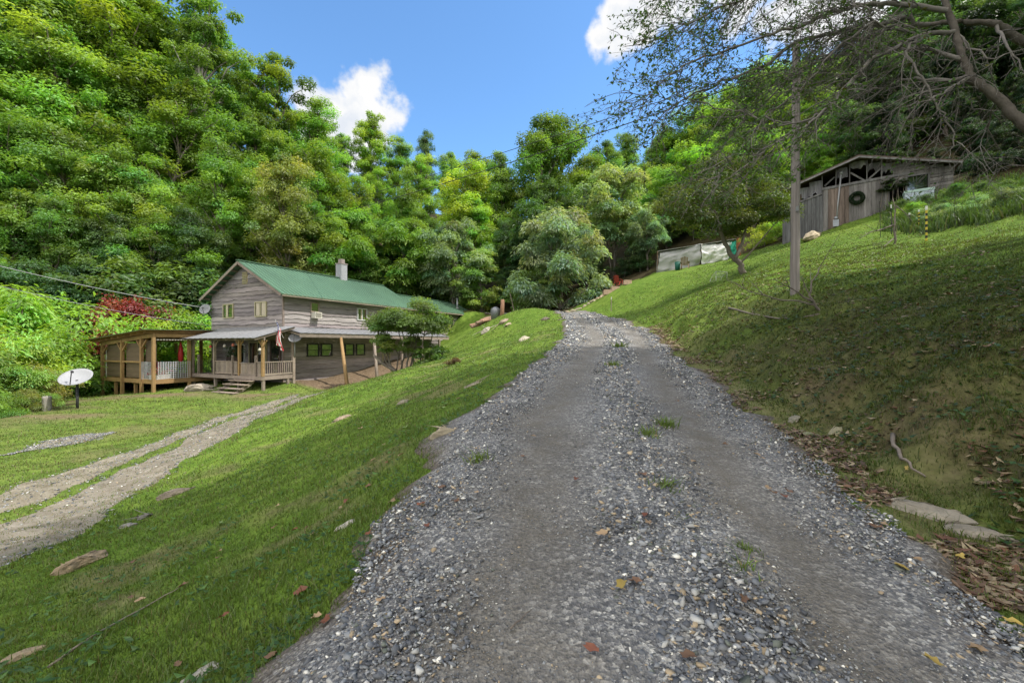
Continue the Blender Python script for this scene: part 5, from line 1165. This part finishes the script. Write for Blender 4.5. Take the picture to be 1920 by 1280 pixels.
# ------------------------------------------------------------------ satellite dishes
def dish(loc, rad, face, label, pole, arm=True):
    t = thing('satellite_dish', label, 'satellite dish', loc)
    m = MB(); m.col = (.9, .9, .9)
    for a, b in zip(pole[:-1], pole[1:]): m.tube([a, b], .04 * rad / .6 + .012, 8)
    m.build('mast', DARK if rad > .5 else TIN, t, True)
    q = Vector(face).to_track_quat('Z', 'Y'); c = Vector(pole[-1])
    pr = [(0, 0)] + [(rad * k / 7, .32 * rad * (k / 7) ** 2) for k in range(1, 8)]; pr += [(rad * k / 7, .32 * rad * (k / 7) ** 2 - .018) for k in range(7, 0, -1)] + [(0, -.018)]
    m = MB(); m.col = (.5, .51, .54); m.lathe(pr, n=28); m.v = [tuple(c + q @ Vector((x * .92, y, z))) for x, y, z in m.v]; m.build('reflector', WHITE, t, True)
    m = MB(); e = c + q @ Vector((0, -rad * .25, rad * .95)); m.tube([c + q @ Vector((0, -rad * .95, .25 * rad)), e], .02 * rad + .008, 6); m.bar(e, e + q @ Vector((0, .06, -.14 * rad)), .09 * rad + .02, .09 * rad + .02); m.build('feed_arm', DARK, t)
    return t
x, y, z = G(145, 19.8)
dish((x, y, z), .63, (.21, -.495, .84), 'big white satellite dish on a grey post in the yard', [(0, 0, -.2), (0, 0, .95), (-.08, .06, 1.28)])
o = at_house(-.12, -1.16, 2.98); dish(o, .40, (.12, -.66, .74), 'white satellite dish beside the flag at the porch corner', [(-.06, .12, -1.0), (-.04, .06, -.2), (.05, 0, .03)])
o = at_house(-.1, 6.95, 4.95); dish(o, .36, (.1, -.9, .4), 'small grey satellite dish on the gable edge under the eave', [(0, 0, -.35), (-.1, -.1, 0), (-.22, -.2, .02)])
m = MB(); m.lathe([(.15, -.1), (.17, .2), (.155, .5), (.17, .62), (.12, .64), (0, .6)], n=12); o = m.build('tree_stump', BARKG, None, True); x, y, z = GP(88, 770); o.location = (x, y, z); tag(o, 'short weathered stump among the brambles near the big dish', 'stump')
# ------------------------------------------------------------------ collapsing shed on the upper lawn
SB = 8.4
shed = thing('shed', 'weathered grey plank shed with a broken open gable at the top of the lawn', 'shed', (19.2, 31, SB), math.atan2(-.57, .82))
SW = 8.65; SM = shed.matrix_basis
sroof = lambda x: 3.85 + (5.2 - 3.85) * (x / 4.2 if x < 4.2 else (SW - x) / (SW - 4.2))
def tone(a, b, warm=0): k = rnd.uniform(a, b); return (k * (1 + warm), k, k * (1 - warm))
m = MB(); x = 0.0
while x < 6.55:
    w_ = rnd.uniform(.16, .27); top = (2.75 + x * .22 if x < 2.3 else 3.62) + rnd.uniform(-.07, .05)
    if 2.35 < x < 3.7: m.col = (lambda k: (k * 1.25, k * 1.0, k * .85))(rnd.uniform(.75, 1.35))
    elif x < 2.3: m.col = tone(.75, 1.1, -.03)
    else: m.col = tone(.85, 1.55, .03)
    if x > 5.65: top = min(top, 3.6); m.box(x, x + w_ - .012, -.03 + rnd.uniform(-.012, .012), 0, 3.02, top); m.box(x, x + w_ - .012, -.03, 0, -.4, 1.75)
    else: m.box(x, x + w_ - .012, -.03 + rnd.uniform(-.012, .012), 0, -.4, top)
    x += w_
m.build('plank_wall', OLDWOOD, shed)
m = MB(); z = 1.2
while z < 5.0:
    h_ = rnd.uniform(.15, .22)
    for x0, x1 in (((7.62, SW),) if z < 3.55 else ((5.9, SW),)):
        xe = x1 - (0 if z < 3.75 else 0)
        # clip to the roof slope
        lim = SW - (z + h_ - 3.85) / (5.2 - 3.85) * (SW - 4.2) if z + h_ > 3.85 else x1
        if lim > x0 + .2: m.col = tone(.7, 1.5, .04); r_ = rnd.uniform(-.02, .02); m.hexa([(x0 + rnd.uniform(-.1, .05), -.05, z + r_), (min(x1, lim), -.05, z), (min(x1, lim), -.02, z), (x0, -.02, z + r_), (x0, -.05, z + h_ - .02 + r_), (min(x1, lim), -.05, z + h_ - .02), (min(x1, lim), -.02, z + h_ - .02), (x0, -.02, z + h_ - .02 + r_)])
    z += h_
m.build('clapboards', OLDWOOD, shed)
m = MB(); m.col = (.9, .85, .8)
m.add([(0, .02, -.4), (0, 7, -.4), (0, 7, 3.8), (0, .02, 3.8)], [(0, 1, 2, 3)]); m.add([(SW, .02, -.4), (SW, 7, -.4), (SW, 7, 3.8), (SW, .02, 3.8)], [(3, 2, 1, 0)]); m.add([(0, 7, -.4), (SW, 7, -.4), (SW, 7, 3.8), (4.2, 7, 5.15), (0, 7, 3.8)], [(4, 3, 2, 1, 0)])
k = 0
while k < 7: m.col = tone(.6, 1.1); m.box(-.03, -.002, k, k + .22, -.4, 3.75); k += .24
m.build('side_wall', OLDWOOD, shed)
m = MB(); m.box(0, SW, 1.6, 1.65, -.4, 3.6); m.build('dark_backdrop', BLACK, shed)  # near-black sheet added as the darkness inside the shed
m = MB()
for x in (.1, 2.3, 3.0, 3.75, 4.62, 5.35, 5.95): m.col = tone(.6, 1.5); m.bar((x, .03, 2.6), (x + rnd.uniform(-.04, .04), .03, sroof(x) - .04), .10, .06)
for a, b in (((3.8, .05, 4.4), (4.55, .05, 3.7)), ((4.7, .05, 3.75), (5.5, .05, 4.5)), ((2.4, .05, 3.8), (2.95, .05, 4.3))): m.col = tone(.6, 1.2); m.bar(a, b, .05, .1)
m.col = tone(1.1, 1.3); m.bar((2.25, -.06, 3.6), (6.7, -.06, 3.72), .03, .16); m.bar((.05, -.06, 2.72), (2.25, -.06, 3.3), .03, .12); m.build('stud_frame', OLDWOOD, shed)
m = MB()                                           # torn sheeting hanging in the open gable
for (x0, x1, z0, z1, c) in ((.35, 1.1, 3.05, 3.55, (.5, .32, .24)), (1.0, 1.75, 3.1, 3.95, (1.7, 1.7, 1.8)), (1.55, 2.25, 3.35, 4.25, (1.5, 1.5, 1.6)), (3.05, 3.65, 4.2, 4.85, (1.2, 1.2, 1.3)), (3.8, 4.6, 4.65, 5.1, (1.6, 1.6, 1.6)), (4.7, 5.3, 4.3, 4.8, (.9, .9, .9)), (5.4, 5.95, 4.05, 4.6, (1.4, 1.4, 1.45)), (.15, .9, 2.85, 3.2, (.35, .28, .25))):
    n = 7; m = MB()
    for i in range(n):
        a = x0 + (x1 - x0) * i / (n - 1); k = rnd.uniform(.7, 1.1); m.col = tuple(q * k for q in c)
        m.add([(a, .12 + rnd.uniform(-.03, .1), z0 + rnd.uniform(-.15, .2)), (a, .1, min(z1, sroof(a) - .05))], [] if i == 0 else [(-2, 0, 1, -1)])
    m.build('torn_sheeting', OLDWOOD, shed)
m = MB()
for a, b in (((-.55, 3.67), (4.2, 5.22)), ((4.2, 5.22), (8.95, 3.75))):
    m.col = (1, 1, 1); m.hexa([(a[0], -.55, a[1]), (b[0], -.55, b[1]), (b[0], 7.4, b[1]), (a[0], 7.4, a[1]), (a[0], -.55, a[1] + .06), (b[0], -.55, b[1] + .06), (b[0], 7.4, b[1] + .06), (a[0], 7.4, a[1] + .06)])
    n = 16
    for i in range(n): t_ = (i + .5) / n; q = (a[0] + (b[0] - a[0]) * t_, a[1] + (b[1] - a[1]) * t_ + .075); m.col = tone(.8, 1.2); m.bar((q[0], -.56, q[1]), (q[0], 7.4, q[1]), .04, .03)
ro = m.build('roof', RUST, shed); m = MB()
for a, b in (((-.55, 3.62), (4.2, 5.17)), ((4.2, 5.17), (8.95, 3.70))): m.col = tone(1.2, 1.5); m.bar((a[0], -.53, a[1]), (b[0], -.53, b[1]), .035, .12)
m.build('barge_board', OLDWOOD, ro)
m = MB()
for a, b in (((6.55, 1.75), (6.55, 3.5)), ((7.58, 1.75), (7.58, 3.5)), ((6.5, 3.52), (7.65, 3.52)), ((5.65, 1.78), (7.6, 1.78))): m.col = tone(.9, 1.3); m.bar((a[0], -.04, a[1]), (b[0], -.04, b[1]), .09, .09)
wf = m.build('window_frame', OLDWOOD, shed); m = MB(); m.quad((6.6, .04, 1.8), (7.55, .04, 1.8), (7.55, .04, 3.48), (6.6, .04, 3.48)); m.build('pane', GLASS, wf)
m = MB(); m.tube([(3.05, -.09, 1.2), (3.12, -.09, 2.4), (3.3, -.09, 4.4)], .045, 8); m.lathe([(.0, .1), (.09, .02), (.07, -.08), (0, -.08)], (3.3, -.09, 4.45), 8); cd_ = m.build('conduit', TIN, shed, True)
m = MB(); m.col = (.9, .95, 1); m.box(2.86, 3.18, -.16, -.04, .95, 1.4); m.lathe([(.11, 0), (.11, .12), (0, .14)], (3.02, -.16, 1.45), 10); m.build('meter_box', TIN, shed)
m = MB()
n = 2600; a = rg.uniform(0, 6.28, n); b = rg.uniform(0, 6.28, n); rr = .31 + .11 * np.cos(b)
wr = thing('wreath', 'round evergreen wreath hanging on the plank wall of the shed', 'wreath', SM @ Vector((4.12, -.14, 2.62)), math.atan2(-.57, .82))
ps = np.stack([np.cos(a) * rr, .09 * np.sin(b) - .02, np.sin(a) * rr], 1); V, Fc, c_ = leaf_faces(ps, rg.normal(0, 1, (n, 3)), np.full(n, .09), np.tile([.018, .045, .018], (n, 1)) * rg.uniform(.6, 1.4, (n, 1)), .3); link('needles', np_mesh('needles', V, Fc, c_), LEAFV, wr)
m = MB(); m.tube([(.31 * math.cos(k * .4189), 0, .31 * math.sin(k * .4189)) for k in range(16)], .05, 6, False); m.col = (.15, .1, .06); m.build('ring', BARK, wr)
iv = thing('vine_clump', 'dark vine hanging over the broken opening beside the shed window', 'vine', SM @ Vector((5.9, -.15, 3.1)), math.atan2(-.57, .82))
C = np.array([(rnd.uniform(-.8, .7), rnd.uniform(-.1, .05), rnd.uniform(-.35, .5)) for _ in range(16)]); V, Fc, c_ = clump_leaves(C, np.full(16, .24), 1800, .11); o = link('foliage', np_mesh('vine', V, Fc, c_), LEAF, iv); o.color = (.035, .06, .02, 1)
m = MB()
for k in range(5): m.tube([(-.6 + k * .3, .05, -1.3), (-.5 + k * .25, .0, -.4), (-.7 + k * .32, .02, .5)], [.02, .015, .008], 4)
m.build('stem', BARK, iv)
cq = SM @ Vector((7.0, -.75, 0)); t = thing('chest_cooler', 'pale blue and white chest standing in the weeds below the shed window', 'chest', (cq.x, cq.y, SB + 1.8), math.atan2(-.57, .82))
m = MB(); m.col = (.5, .58, .68); m.box(-.65, .65, -.3, .3, -.6, .42); m.build('body', PAINT, t); m = MB(); m.col = (.45, .6, .55); m.box(-.68, .68, -.33, .33, .425, .56); m.build('lid', PAINT, t)

# ------------------------------------------------------------------ tarp shelter and the things round it
ts = P(1233, 512, 40); TS = Vector((ts[0], ts[1], h1(ts[0], ts[1])))
shel = thing('tarp_shelter', 'low garden shelter wrapped in grey white and green tarps behind the apple tree', 'shelter', TS)
def Sp(u, v): return Vector(P(u, v, 40 - (u - 1233) * .0105)) - TS
def tarp(nm, mt, pts, bulge=.1, n=22):
    a, b, c, d = [Sp(*p) for p in pts]; V = []; Fq = []
    for j in range(n + 1):
        for i in range(n + 1):
            s_, t_ = i / n, j / n; p = a.lerp(b, s_).lerp(d.lerp(c, s_), t_); w_ = float(fbm(s_ * 4 + u0 + t_ * 1.5, t_ * 3 - s_ * 2, 3, 3)) - .5
            p += Vector((0, -1, 0)) * (bulge * 2.2 * w_ + bulge * math.sin(math.pi * t_) * .5) + Vector((0, 0, -.10 * math.sin(math.pi * s_) * t_)); V.append(p[:])
    for j in range(n):
        for i in range(n): k = j * (n + 1) + i; Fq.append((k, k + 1, k + n + 2, k + n + 1))
    return link(nm, np_mesh(nm, V, Fq, np.ones((len(V), 3)), True), mt, shel)
u0 = 1.0; tarp('grey_sheet', TARP, [(1231, 514), (1312, 496), (1312, 457), (1237, 473)], .28)
u0 = 7.0; tarp('white_sheet', TARPW, [(1313, 496), (1364, 487), (1372, 452), (1313, 458)], .45)
u0 = 3.0; tarp('green_sheet', TARPG, [(1366, 484), (1378, 481), (1380, 450), (1368, 452)], .2)
m = MB(); a, b = Sp(1237, 472), Sp(1380, 448)
m.hexa([a + Vector((-.2, -.2, 0)), b + Vector((.2, -.2, 0)), b + Vector((1.5, 4, .35)), a + Vector((1.2, 4, .35)), a + Vector((-.2, -.2, .03)), b + Vector((.2, -.2, .03)), b + Vector((1.5, 4, .38)), a + Vector((1.2, 4, .38))]); m.build('roof_sheet', TARP, shel)
for uu_ in (1234, 1275, 1313, 1345, 1380):
    m = MB(); q = Sp(uu_, 470 - (uu_ - 1237) * .15); m.col = (.7, .6, .5); m.bar(q + Vector((0, .15, -2.6)), q + Vector((0, .15, .0)), .08, .08); m.build('pole', GREYTIMBER, shel)
m = MB(); a = Sp(1312, 496); b = Sp(1232, 514); e_ = Vector((1.2, 4, .2)); m.add([b, b + e_, b + e_ + Vector((.1, 0, 1.9)), b + Vector((.2, 0, 1.9))], [(0, 1, 2, 3)]); m.build('side_sheet', TARP, shel)
m = MB(); m.col = (.30, .10, .05); q = G(1385, 38.2); m.box(-.12, .12, -.12, .12, -.2, 1.5); o = m.build('rusty_drum', RUST, None); m = None
o.data.materials.clear(); o.data.materials.append(PAINT); o.location = q; tag(o, 'rust brown post beside the green tarp', 'post'); o.name = 'fence_post'
x, y, z = GP(1280, 504, 20); chair((x, y - .5, h1(x, y - .5)), 2.7, (.22, .16, .10), 'brown wooden chair in front of the grey tarp', 1, 'garden_chair')
x, y, z = GP(1268, 507, 20); o = thing('water_butt', 'short dark green bin against the grey tarp', 'bin', (x, y - .3, h1(x, y - .3))); m = MB(); m.col = (.02, .12, .09); m.lathe([(0, 0), (.2, 0), (.24, .7), (.2, .72), (.2, .68), (0, .68)], n=12); m.build('drum', PAINT, o, True); m = MB(); m.col = (.03, .15, .11); m.lathe([(.245, .7), (.255, .74), (0, .8)], n=12); m.build('lid', PAINT, o, True)
x, y, z = GP(1159, 536, 20); chair((x, y, z), 2.4, (.36, .06, .04), 'red wooden lawn chair at the edge of the wood above the stone edging', 1, 'lawn_chair')
g = thing('toy_goal', 'small white toy goal frame on the lawn near the apple tree', 'goal', GP(1353, 526))
for nm, pts in (('goal_post', [(-.4, 0, 0), (-.4, 0, .5)]), ('goal_post', [(.4, 0, 0), (.4, 0, .5)]), ('crossbar', [(-.4, 0, .5), (.4, 0, .5)]), ('back_frame', [(-.4, 0, .5), (-.35, .35, .25), (-.4, .45, 0), (.4, .45, 0), (.35, .35, .25), (.4, 0, .5)])):
    m = MB(); m.tube(pts, .014, 6); m.build(nm, WHITE, g)
m = MB()
for k in range(9): xx_ = -.36 + k * .09; m.tube([(xx_, 0, .49), (xx_, .35, .25), (xx_, .45, .02)], .0035, 3)
for k in range(4): m.tube([(-.38, .11 * k + .02, .48 - .07 * k), (.38, .11 * k + .02, .48 - .07 * k)], .0035, 3)
m.build('net', WHITE, g); g.rotation_euler.z = .35
q = GP(1146, 584); s_ = thing('marker_stake', 'thin stake with a white top beside the drive near its crest', 'stake', q); m = MB(); m.bar((0, 0, -.2), (.01, 0, .85), .045, .045); m.build('rod', GREYTIMBER, s_); m = MB(); m.bar((.01, 0, .852), (.01, 0, 1.0), .055, .055); m.build('cap', WHITE, s_)

# ------------------------------------------------------------------ utility pole and wires
px_, py_, pz_ = G(1490, 12); pz0 = P(1490, 561, 12)[2]
pole = thing('utility_pole', 'tall grey wooden utility pole rising through the overhanging twigs', 'utility pole', (px_, py_, h1(px_, py_)))
pt_ = P(1493, 84, 12); top = pt_[2] - h1(px_, py_)
m = MB(); n = 30; m.tube([(.04 * k / n * 1.2 + .008 * math.sin(k), 0, -.4 + (top + .4) * k / n) for k in range(n + 1)], [.120 - .026 * k / n for k in range(n + 1)], 14); m.build('shaft', mat('pole_wood', (.24, .215, .20), .9, .45, 7, (3, 3, .12), .6, dark=(.10, .085, .08)), pole, True)
m = MB()
for zz in (top - .5, top - .75): m.bar((-.16, -.05, zz), (-.3, -.05, zz), .04, .04); m.lathe([(0, -.07), (.04, -.05), (.03, 0), (.045, .04), (0, .06)], (-.31, -.05, zz), 8)
m.build('insulator', DARK, pole)
m = MB(); m.bar((-.03, -.152, 2.2), (-.03, -.145, 2.32), .12, .01, (1, 0, 0)); m.build('metal_tag', TIN, pole)
def wire(a, b, sag, r, label, mt=DARK):
    a = Vector(a); b = Vector(b); m = MB(); m.tube([a.lerp(b, k / 40) - a - Vector((0, 0, 4 * sag * (k / 40) * (1 - k / 40))) for k in range(41)], r, 5); o = m.build('overhead_wire', mt, None, True); o.location = a; return tag(o, label, 'wire', None)
pw = Vector((px_ - .31, py_ - .05, h1(px_, py_)))
wire(pw + Vector((0, 0, top - .46)), P(500, 418, 46), .25, .013, 'upper of two wires running from the utility pole across the valley trees')
wire(pw + Vector((0, 0, top - .71)), P(480, 428, 46), .7, .017, 'lower sagging wire running from the utility pole across the valley trees')
wire(at_house(-.1, 6.9, 5.05), P(-160, 458, 21), .25, .018, 'pale cable running from the gable edge out of the picture above the pavilion', TIN)
wire(at_house(-.1, 6.6, 3.9), P(-160, 496, 21), .3, .012, 'thin lower cable crossing in front of the dark shrubs toward the house', TIN)

# ------------------------------------------------------------------ stakes in the weeds
def stake(u, vb, vt, r, label, kind, lean=(0, 0), Y=None):
    x, y, z = GP(u, vb) if Y is None else G(u, Y); h = (vb - vt) / F * y; t = thing('fence_stake', label, 'stake', (x, y, z)); m = MB(); n = 12
    if kind == 'striped':
        for k in range(n): m.col = (.03, .03, .03) if k % 2 == 0 else (.62, .48, .07); a_, b_ = k / n, (k + 1) / n; m.bar((lean[0] * a_, 0, -.1 + (h + .1) * .88 * a_), (lean[0] * b_, 0, -.1 + (h + .1) * .88 * b_), r * 2, r * 2)
    else: m.col = (.03, .03, .03); m.tube([(0, 0, -.15), (lean[0] * .5, lean[1] * .5, h * .45), (lean[0] * .88, lean[1], h * .88)], r, 6)
    m.build('rod', PAINT, t)
    m = MB(); m.col = (.75, .75, .72) if kind != 'bare' else (.05, .045, .04); m.bar((lean[0] * .88, lean[1], h * .88 + .002), (lean[0], lean[1], h), r * 2.3, r * 2.3); m.build('cap', PAINT, t)
stake(1737, 453, 387, .024, 'tallest black and yellow striped stake at the edge of the weeds', 'striped')
stake(1723, 432, 394, .02, 'shorter black and yellow striped stake next to the tallest one', 'striped')
stake(1707, 432, 400, .022, 'plain dark stake with a white cap before the shed weeds', 'cap', (-.05, 0))
stake(1672, 440, 384, .016, 'slim dark stake with a white cap before the broken shed opening', 'cap', (-.03, 0))
stake(1651, 445, 378, .014, 'bare thin rod standing alone before the plank wall', 'bare', (-.04, 0))
stake(1907, 372, 354, .035, 'short white topped stake high in the weeds at the picture edge', 'cap', Y=22)
# ------------------------------------------------------------------ dead branches, sticks
def branch(name, label, paths, r, mt=BARK, cat='branch', lift=.02, twigs=0):
    a0 = paths[0][0]; o = Vector(GP(*a0[:2]) if len(a0) == 2 else P(*a0)); m = MB()
    for path in paths:
        pts = []
        for p in path:
            q = Vector(GP(*p)) + Vector((0, 0, lift)) if len(p) == 2 else Vector(P(*p)); pts.append(q - o)
        f_ = []
        for i in range(len(pts) - 1):
            for k in range(3): f_.append(pts[i].lerp(pts[i + 1], k / 3) + (Vector((rnd.gauss(0, 1), rnd.gauss(0, 1), rnd.gauss(0, .5))) * r * .6 if k else Vector()))
        f_.append(pts[-1]); k = m.tube(f_, list(np.linspace(r, r * .3, len(f_))), 6)
        for _ in range(twigs):
            i = rnd.randrange(1, len(f_)); d = (f_[i] - f_[i - 1]).normalized(); e = f_[i] + (d + Vector((rnd.gauss(0, .7), rnd.gauss(0, .5), abs(rnd.gauss(0, .6))))) * r * rnd.uniform(6, 16); m.tube([f_[i], f_[i].lerp(e, .5) + Vector((0, 0, r * .6)), e], [r * .35, r * .25, r * .1], 4)
        r *= .8
    b_ = m.build(name, mt, None, True); b_.location = o; return tag(b_, label, cat)
sx, sy, sz = GP(1535, 583); Yq = sy
sap = branch('bare_sapling', 'leafless sapling with a few dark arching twigs beside the utility pole', [[(1537, 586, Yq), (1528, 572, Yq), (1517, 553, Yq), (1521, 535, Yq + .1), (1534, 512, Yq + .1), (1544, 490, Yq + .2)], [(1524, 566, Yq), (1505, 556, Yq), (1480, 538, Yq - .1), (1452, 524, Yq - .2)], [(1528, 572, Yq), (1498, 564, Yq + .1), (1462, 562, Yq + .2), (1430, 553, Yq + .2), (1396, 541, Yq + .3), (1362, 524, Yq + .4)], [(1521, 560, Yq), (1508, 532, Yq), (1502, 520, Yq)], [(1430, 553, Yq + .2), (1418, 538, Yq + .2), (1408, 530, Yq + .2)]], .030, BARK, 'sapling', twigs=3)
branch('fallen_branch', 'dark fallen branch lying on the lawn below the sapling', [[(1366, 579), (1412, 591), (1460, 599), (1508, 597), (1535, 590)]], .03, twigs=4)
yq = GP(1677, 458)[1]
branch('dead_limb', 'broken dead limb propped upright before the weeds', [[(1677, 459, yq), (1676, 430, yq), (1679, 395, yq), (1674, 372, yq)], [(1675, 422, yq), (1655, 430, yq), (1636, 434, yq - .1), (1611, 447, yq - .2)], [(1676, 447, yq), (1660, 460, yq - .2), (1642, 473, yq - .4)], [(1679, 385, yq), (1700, 402, yq), (1714, 420, yq)]], .045, twigs=3)
branch('stick', 'long thin grey stick lying down the grass slope', [[(90, 1262), (160, 1212), (235, 1165), (290, 1135), (345, 1103)]], .010, GREYTIMBER, 'stick', .03)
branch('stick', 'short pale twig lying in the wheel track', [[(957, 1199), (975, 1186), (998, 1165)]], .005, BARK, 'stick', .045)
branch('stick', 'dark broken twig on the stones near the grass edge', [[(718, 1218), (735, 1233), (752, 1250)]], .006, BARK, 'stick', .05)
branch('exposed_root', 'curved bare root arching out of the bank into the ditch', [[(1674, 826), (1676, 850), (1690, 872), (1706, 887), (1735, 905)]], .022, BARK, 'root', .05)

# ------------------------------------------------------------------ rocks
def rk(u, v, hw, label, col=(1, 1, 1), flat=.35, sink=.35, asp=.6, rz=.4, group=None):
    x, y, z = GP(u, v); return rock(u, v, hw / F * y, label, col, flat, sink, None, rz, 'rock', None, asp, 'rock', group)
rk(650, 985, 30, 'pale flat rock set in the grass beside the drive', (1.5, 1.5, 1.45), .22, .3, .55, .5)
rk(832, 822, 30, 'tan squared rock standing at the edge of the gravel', (1.35, 1.25, 1.05), .55, .12, .6, .1)
rk(150, 1062, 50, 'large tan earthy boulder half buried in the bank above the track', (1.15, .95, .72), .4, .5, .42, .9)
rk(325, 928, 30, 'thin dark rock fin sticking out of the grass slope', (.8, .72, .65), .4, .45, .3, .9)
rk(270, 972, 14, 'small dark grey stone on the slope above the track', (.7, .7, .75), .5, .35)
rk(238, 988, 17, 'flat grey stone on the slope next to the small dark one', (.85, .85, .9), .35, .35)
rk(40, 1232, 50, 'long low tan rock at the bottom corner of the grass', (1.2, 1.0, .75), .25, .45, .35, .9)
rk(372, 1272, 44, 'pale angular rock at the bottom edge of the grass', (1.4, 1.4, 1.4), .35, .4, .6, .5)
rk(642, 786, 22, 'brownish rock in a bare patch of the slope', (1, .85, .7), .3, .4, .5, .2)
rk(757, 755, 15, 'small grey brown rock among the grass below the drive', (1, .95, .85), .35, .35, .5, .2)
rk(870, 880, 15, 'cream stone by the dry straw tuft', (1.7, 1.5, 1.15), .4, .3, .6, .2)
rk(885, 722, 22, 'low flat rock patch near the small shrub', (.9, .85, .7), .14, .4, .4, .3)
rk(1568, 812, 19, 'mossy tan rock at the foot of the bank', (1.1, 1.1, .85), .45, .3, .65)
rk(1515, 818, 16, 'greenish rock in the ditch nearest the drive', (.85, .95, .65), .45, .3, .65)
rk(1490, 790, 16, 'grey rock tucked in the ditch leaves', (.9, .9, .8), .45, .3, .65)
rk(1740, 965, 78, 'long flat grey ledge of rock at the foot of the bank', (.95, .92, .86), .24, .42, .33, -.75)
rk(1815, 1000, 66, 'second flat ledge of rock overlapping the long one', (.9, .86, .8), .24, .42, .35, -.7)
rk(1905, 1105, 32, 'grey slab at the picture edge below the ledge', (1.2, 1.2, 1.2), .25, .35, .5, -.6)
rk(850, 1058, 8, 'bright white pebble alone on the gravel', (2.6, 2.5, 2.2), .6, .1, .55)
for u, v, hw, lb, c in [(912, 622, 14, 'pale flat rock below the woodpile', (1.6, 1.55, 1.5)), (945, 604, 11, 'brown rock on the mound beside the woodpile', (1.1, .95, .8)), (953, 610, 9, 'tan rock lowest on the mound beside the woodpile', (1.5, 1.35, 1.1)), (982, 638, 14, 'flat pale stone on the mound slope', (1.5, 1.45, 1.3)), (1022, 600, 10, 'dark rock by the curve of the drive', (.6, .55, .5)), (1522, 448, 24, 'long pale boulder in front of the shed planks', (1.5, 1.35, 1.1))]:
    rk(u, v, hw, lb, c, .45, .3, .6)
for i in range(13):
    u = 1045 + i * 7.5 + rnd.uniform(-3, 3); v = 574 - (u - 1045) * .36 + rnd.uniform(-2, 2)
    rock(u, v, rnd.uniform(.22, .42), 'tan stone in the rough edging between the lawn and the wood', (1.4 * rnd.uniform(.8, 1.1), 1.2, 1.0), .5, .2, 36.5 + i * .1, None, 'rock', None, .7, 'rock', 'edging stones along the wood')
for u, v, Y, lb in [(1139, 548, 36, 'square brown stone block lowest beside the edging stones'), (1153, 539, 37.2, 'middle brown stone block of the row by the red chair'), (1176, 532, 38, 'brown stone block highest in the row by the red chair')]:
    x, y, z = G(u, Y); m = MB(); m.col = (1.5, 1.15, .95); m.hexa([(-.34, -.25, 0), (.34, -.25, 0), (.32, .25, 0), (-.34, .25, 0), (-.3, -.22, .42), (.33, -.24, .4), (.3, .22, .43), (-.32, .22, .4)]); o = m.build('stone_block', ROCK); o.location = (x, y, z - .05); tag(o, lb, 'block')
# woodpile and tub at the far end of the house
for i in range(9):
    u = 893 + (i % 5) * 8; Y = 37 + (i % 3) * .4; x, y, z = G(u, Y); m = MB(); m.col = (1.3, .95, .8) if i % 2 else (.9, .75, .65); L2 = rnd.uniform(.9, 1.3); m.tube([(-L2 / 2, 0, 0), (L2 / 2, .1, .25)], rnd.uniform(.09, .14), 9); o = m.build('firewood_log', GREYTIMBER); o.location = (x, y, z + .12 + .16 * (i // 5)); o.rotation_euler.z = rnd.uniform(.3, 1.0); tag(o, 'weathered split log in the loose woodpile by the far end of the house', 'log', 'logs of the woodpile')
x, y, z = G(941, 36); m = MB(); m.col = (1.3, .85, .65); m.tube([(0, 0, -.2), (.03, 0, .7), (.06, 0, 1.5)], [.2, .17, .15], 9); o = m.build('cut_trunk', BARK, None, True); o.location = (x, y, z); tag(o, 'reddish cut trunk standing by the grey tub', 'stump')
x, y, z = G(929, 36.3); m = MB(); m.col = (.55, .56, .58); m.lathe([(0, 0), (.36, 0), (.42, .75), (.36, .9), (.12, 1.05), (0, 1.05)], n=14); o = m.build('metal_tub', TIN, None, True); o.location = (x, y, z); tag(o, 'grey metal tub standing beside the cut trunk', 'tub')
x, y, z = G(966, 40); m = MB(); m.tube([(0, 0, -.2), (-.25, 0, 1.0), (-.5, 0, 2.0)], .045, 6); o = m.build('leaning_post', GREYTIMBER); o.location = (x, y, z); tag(o, 'thin grey leaning post behind the grass mound', 'post')
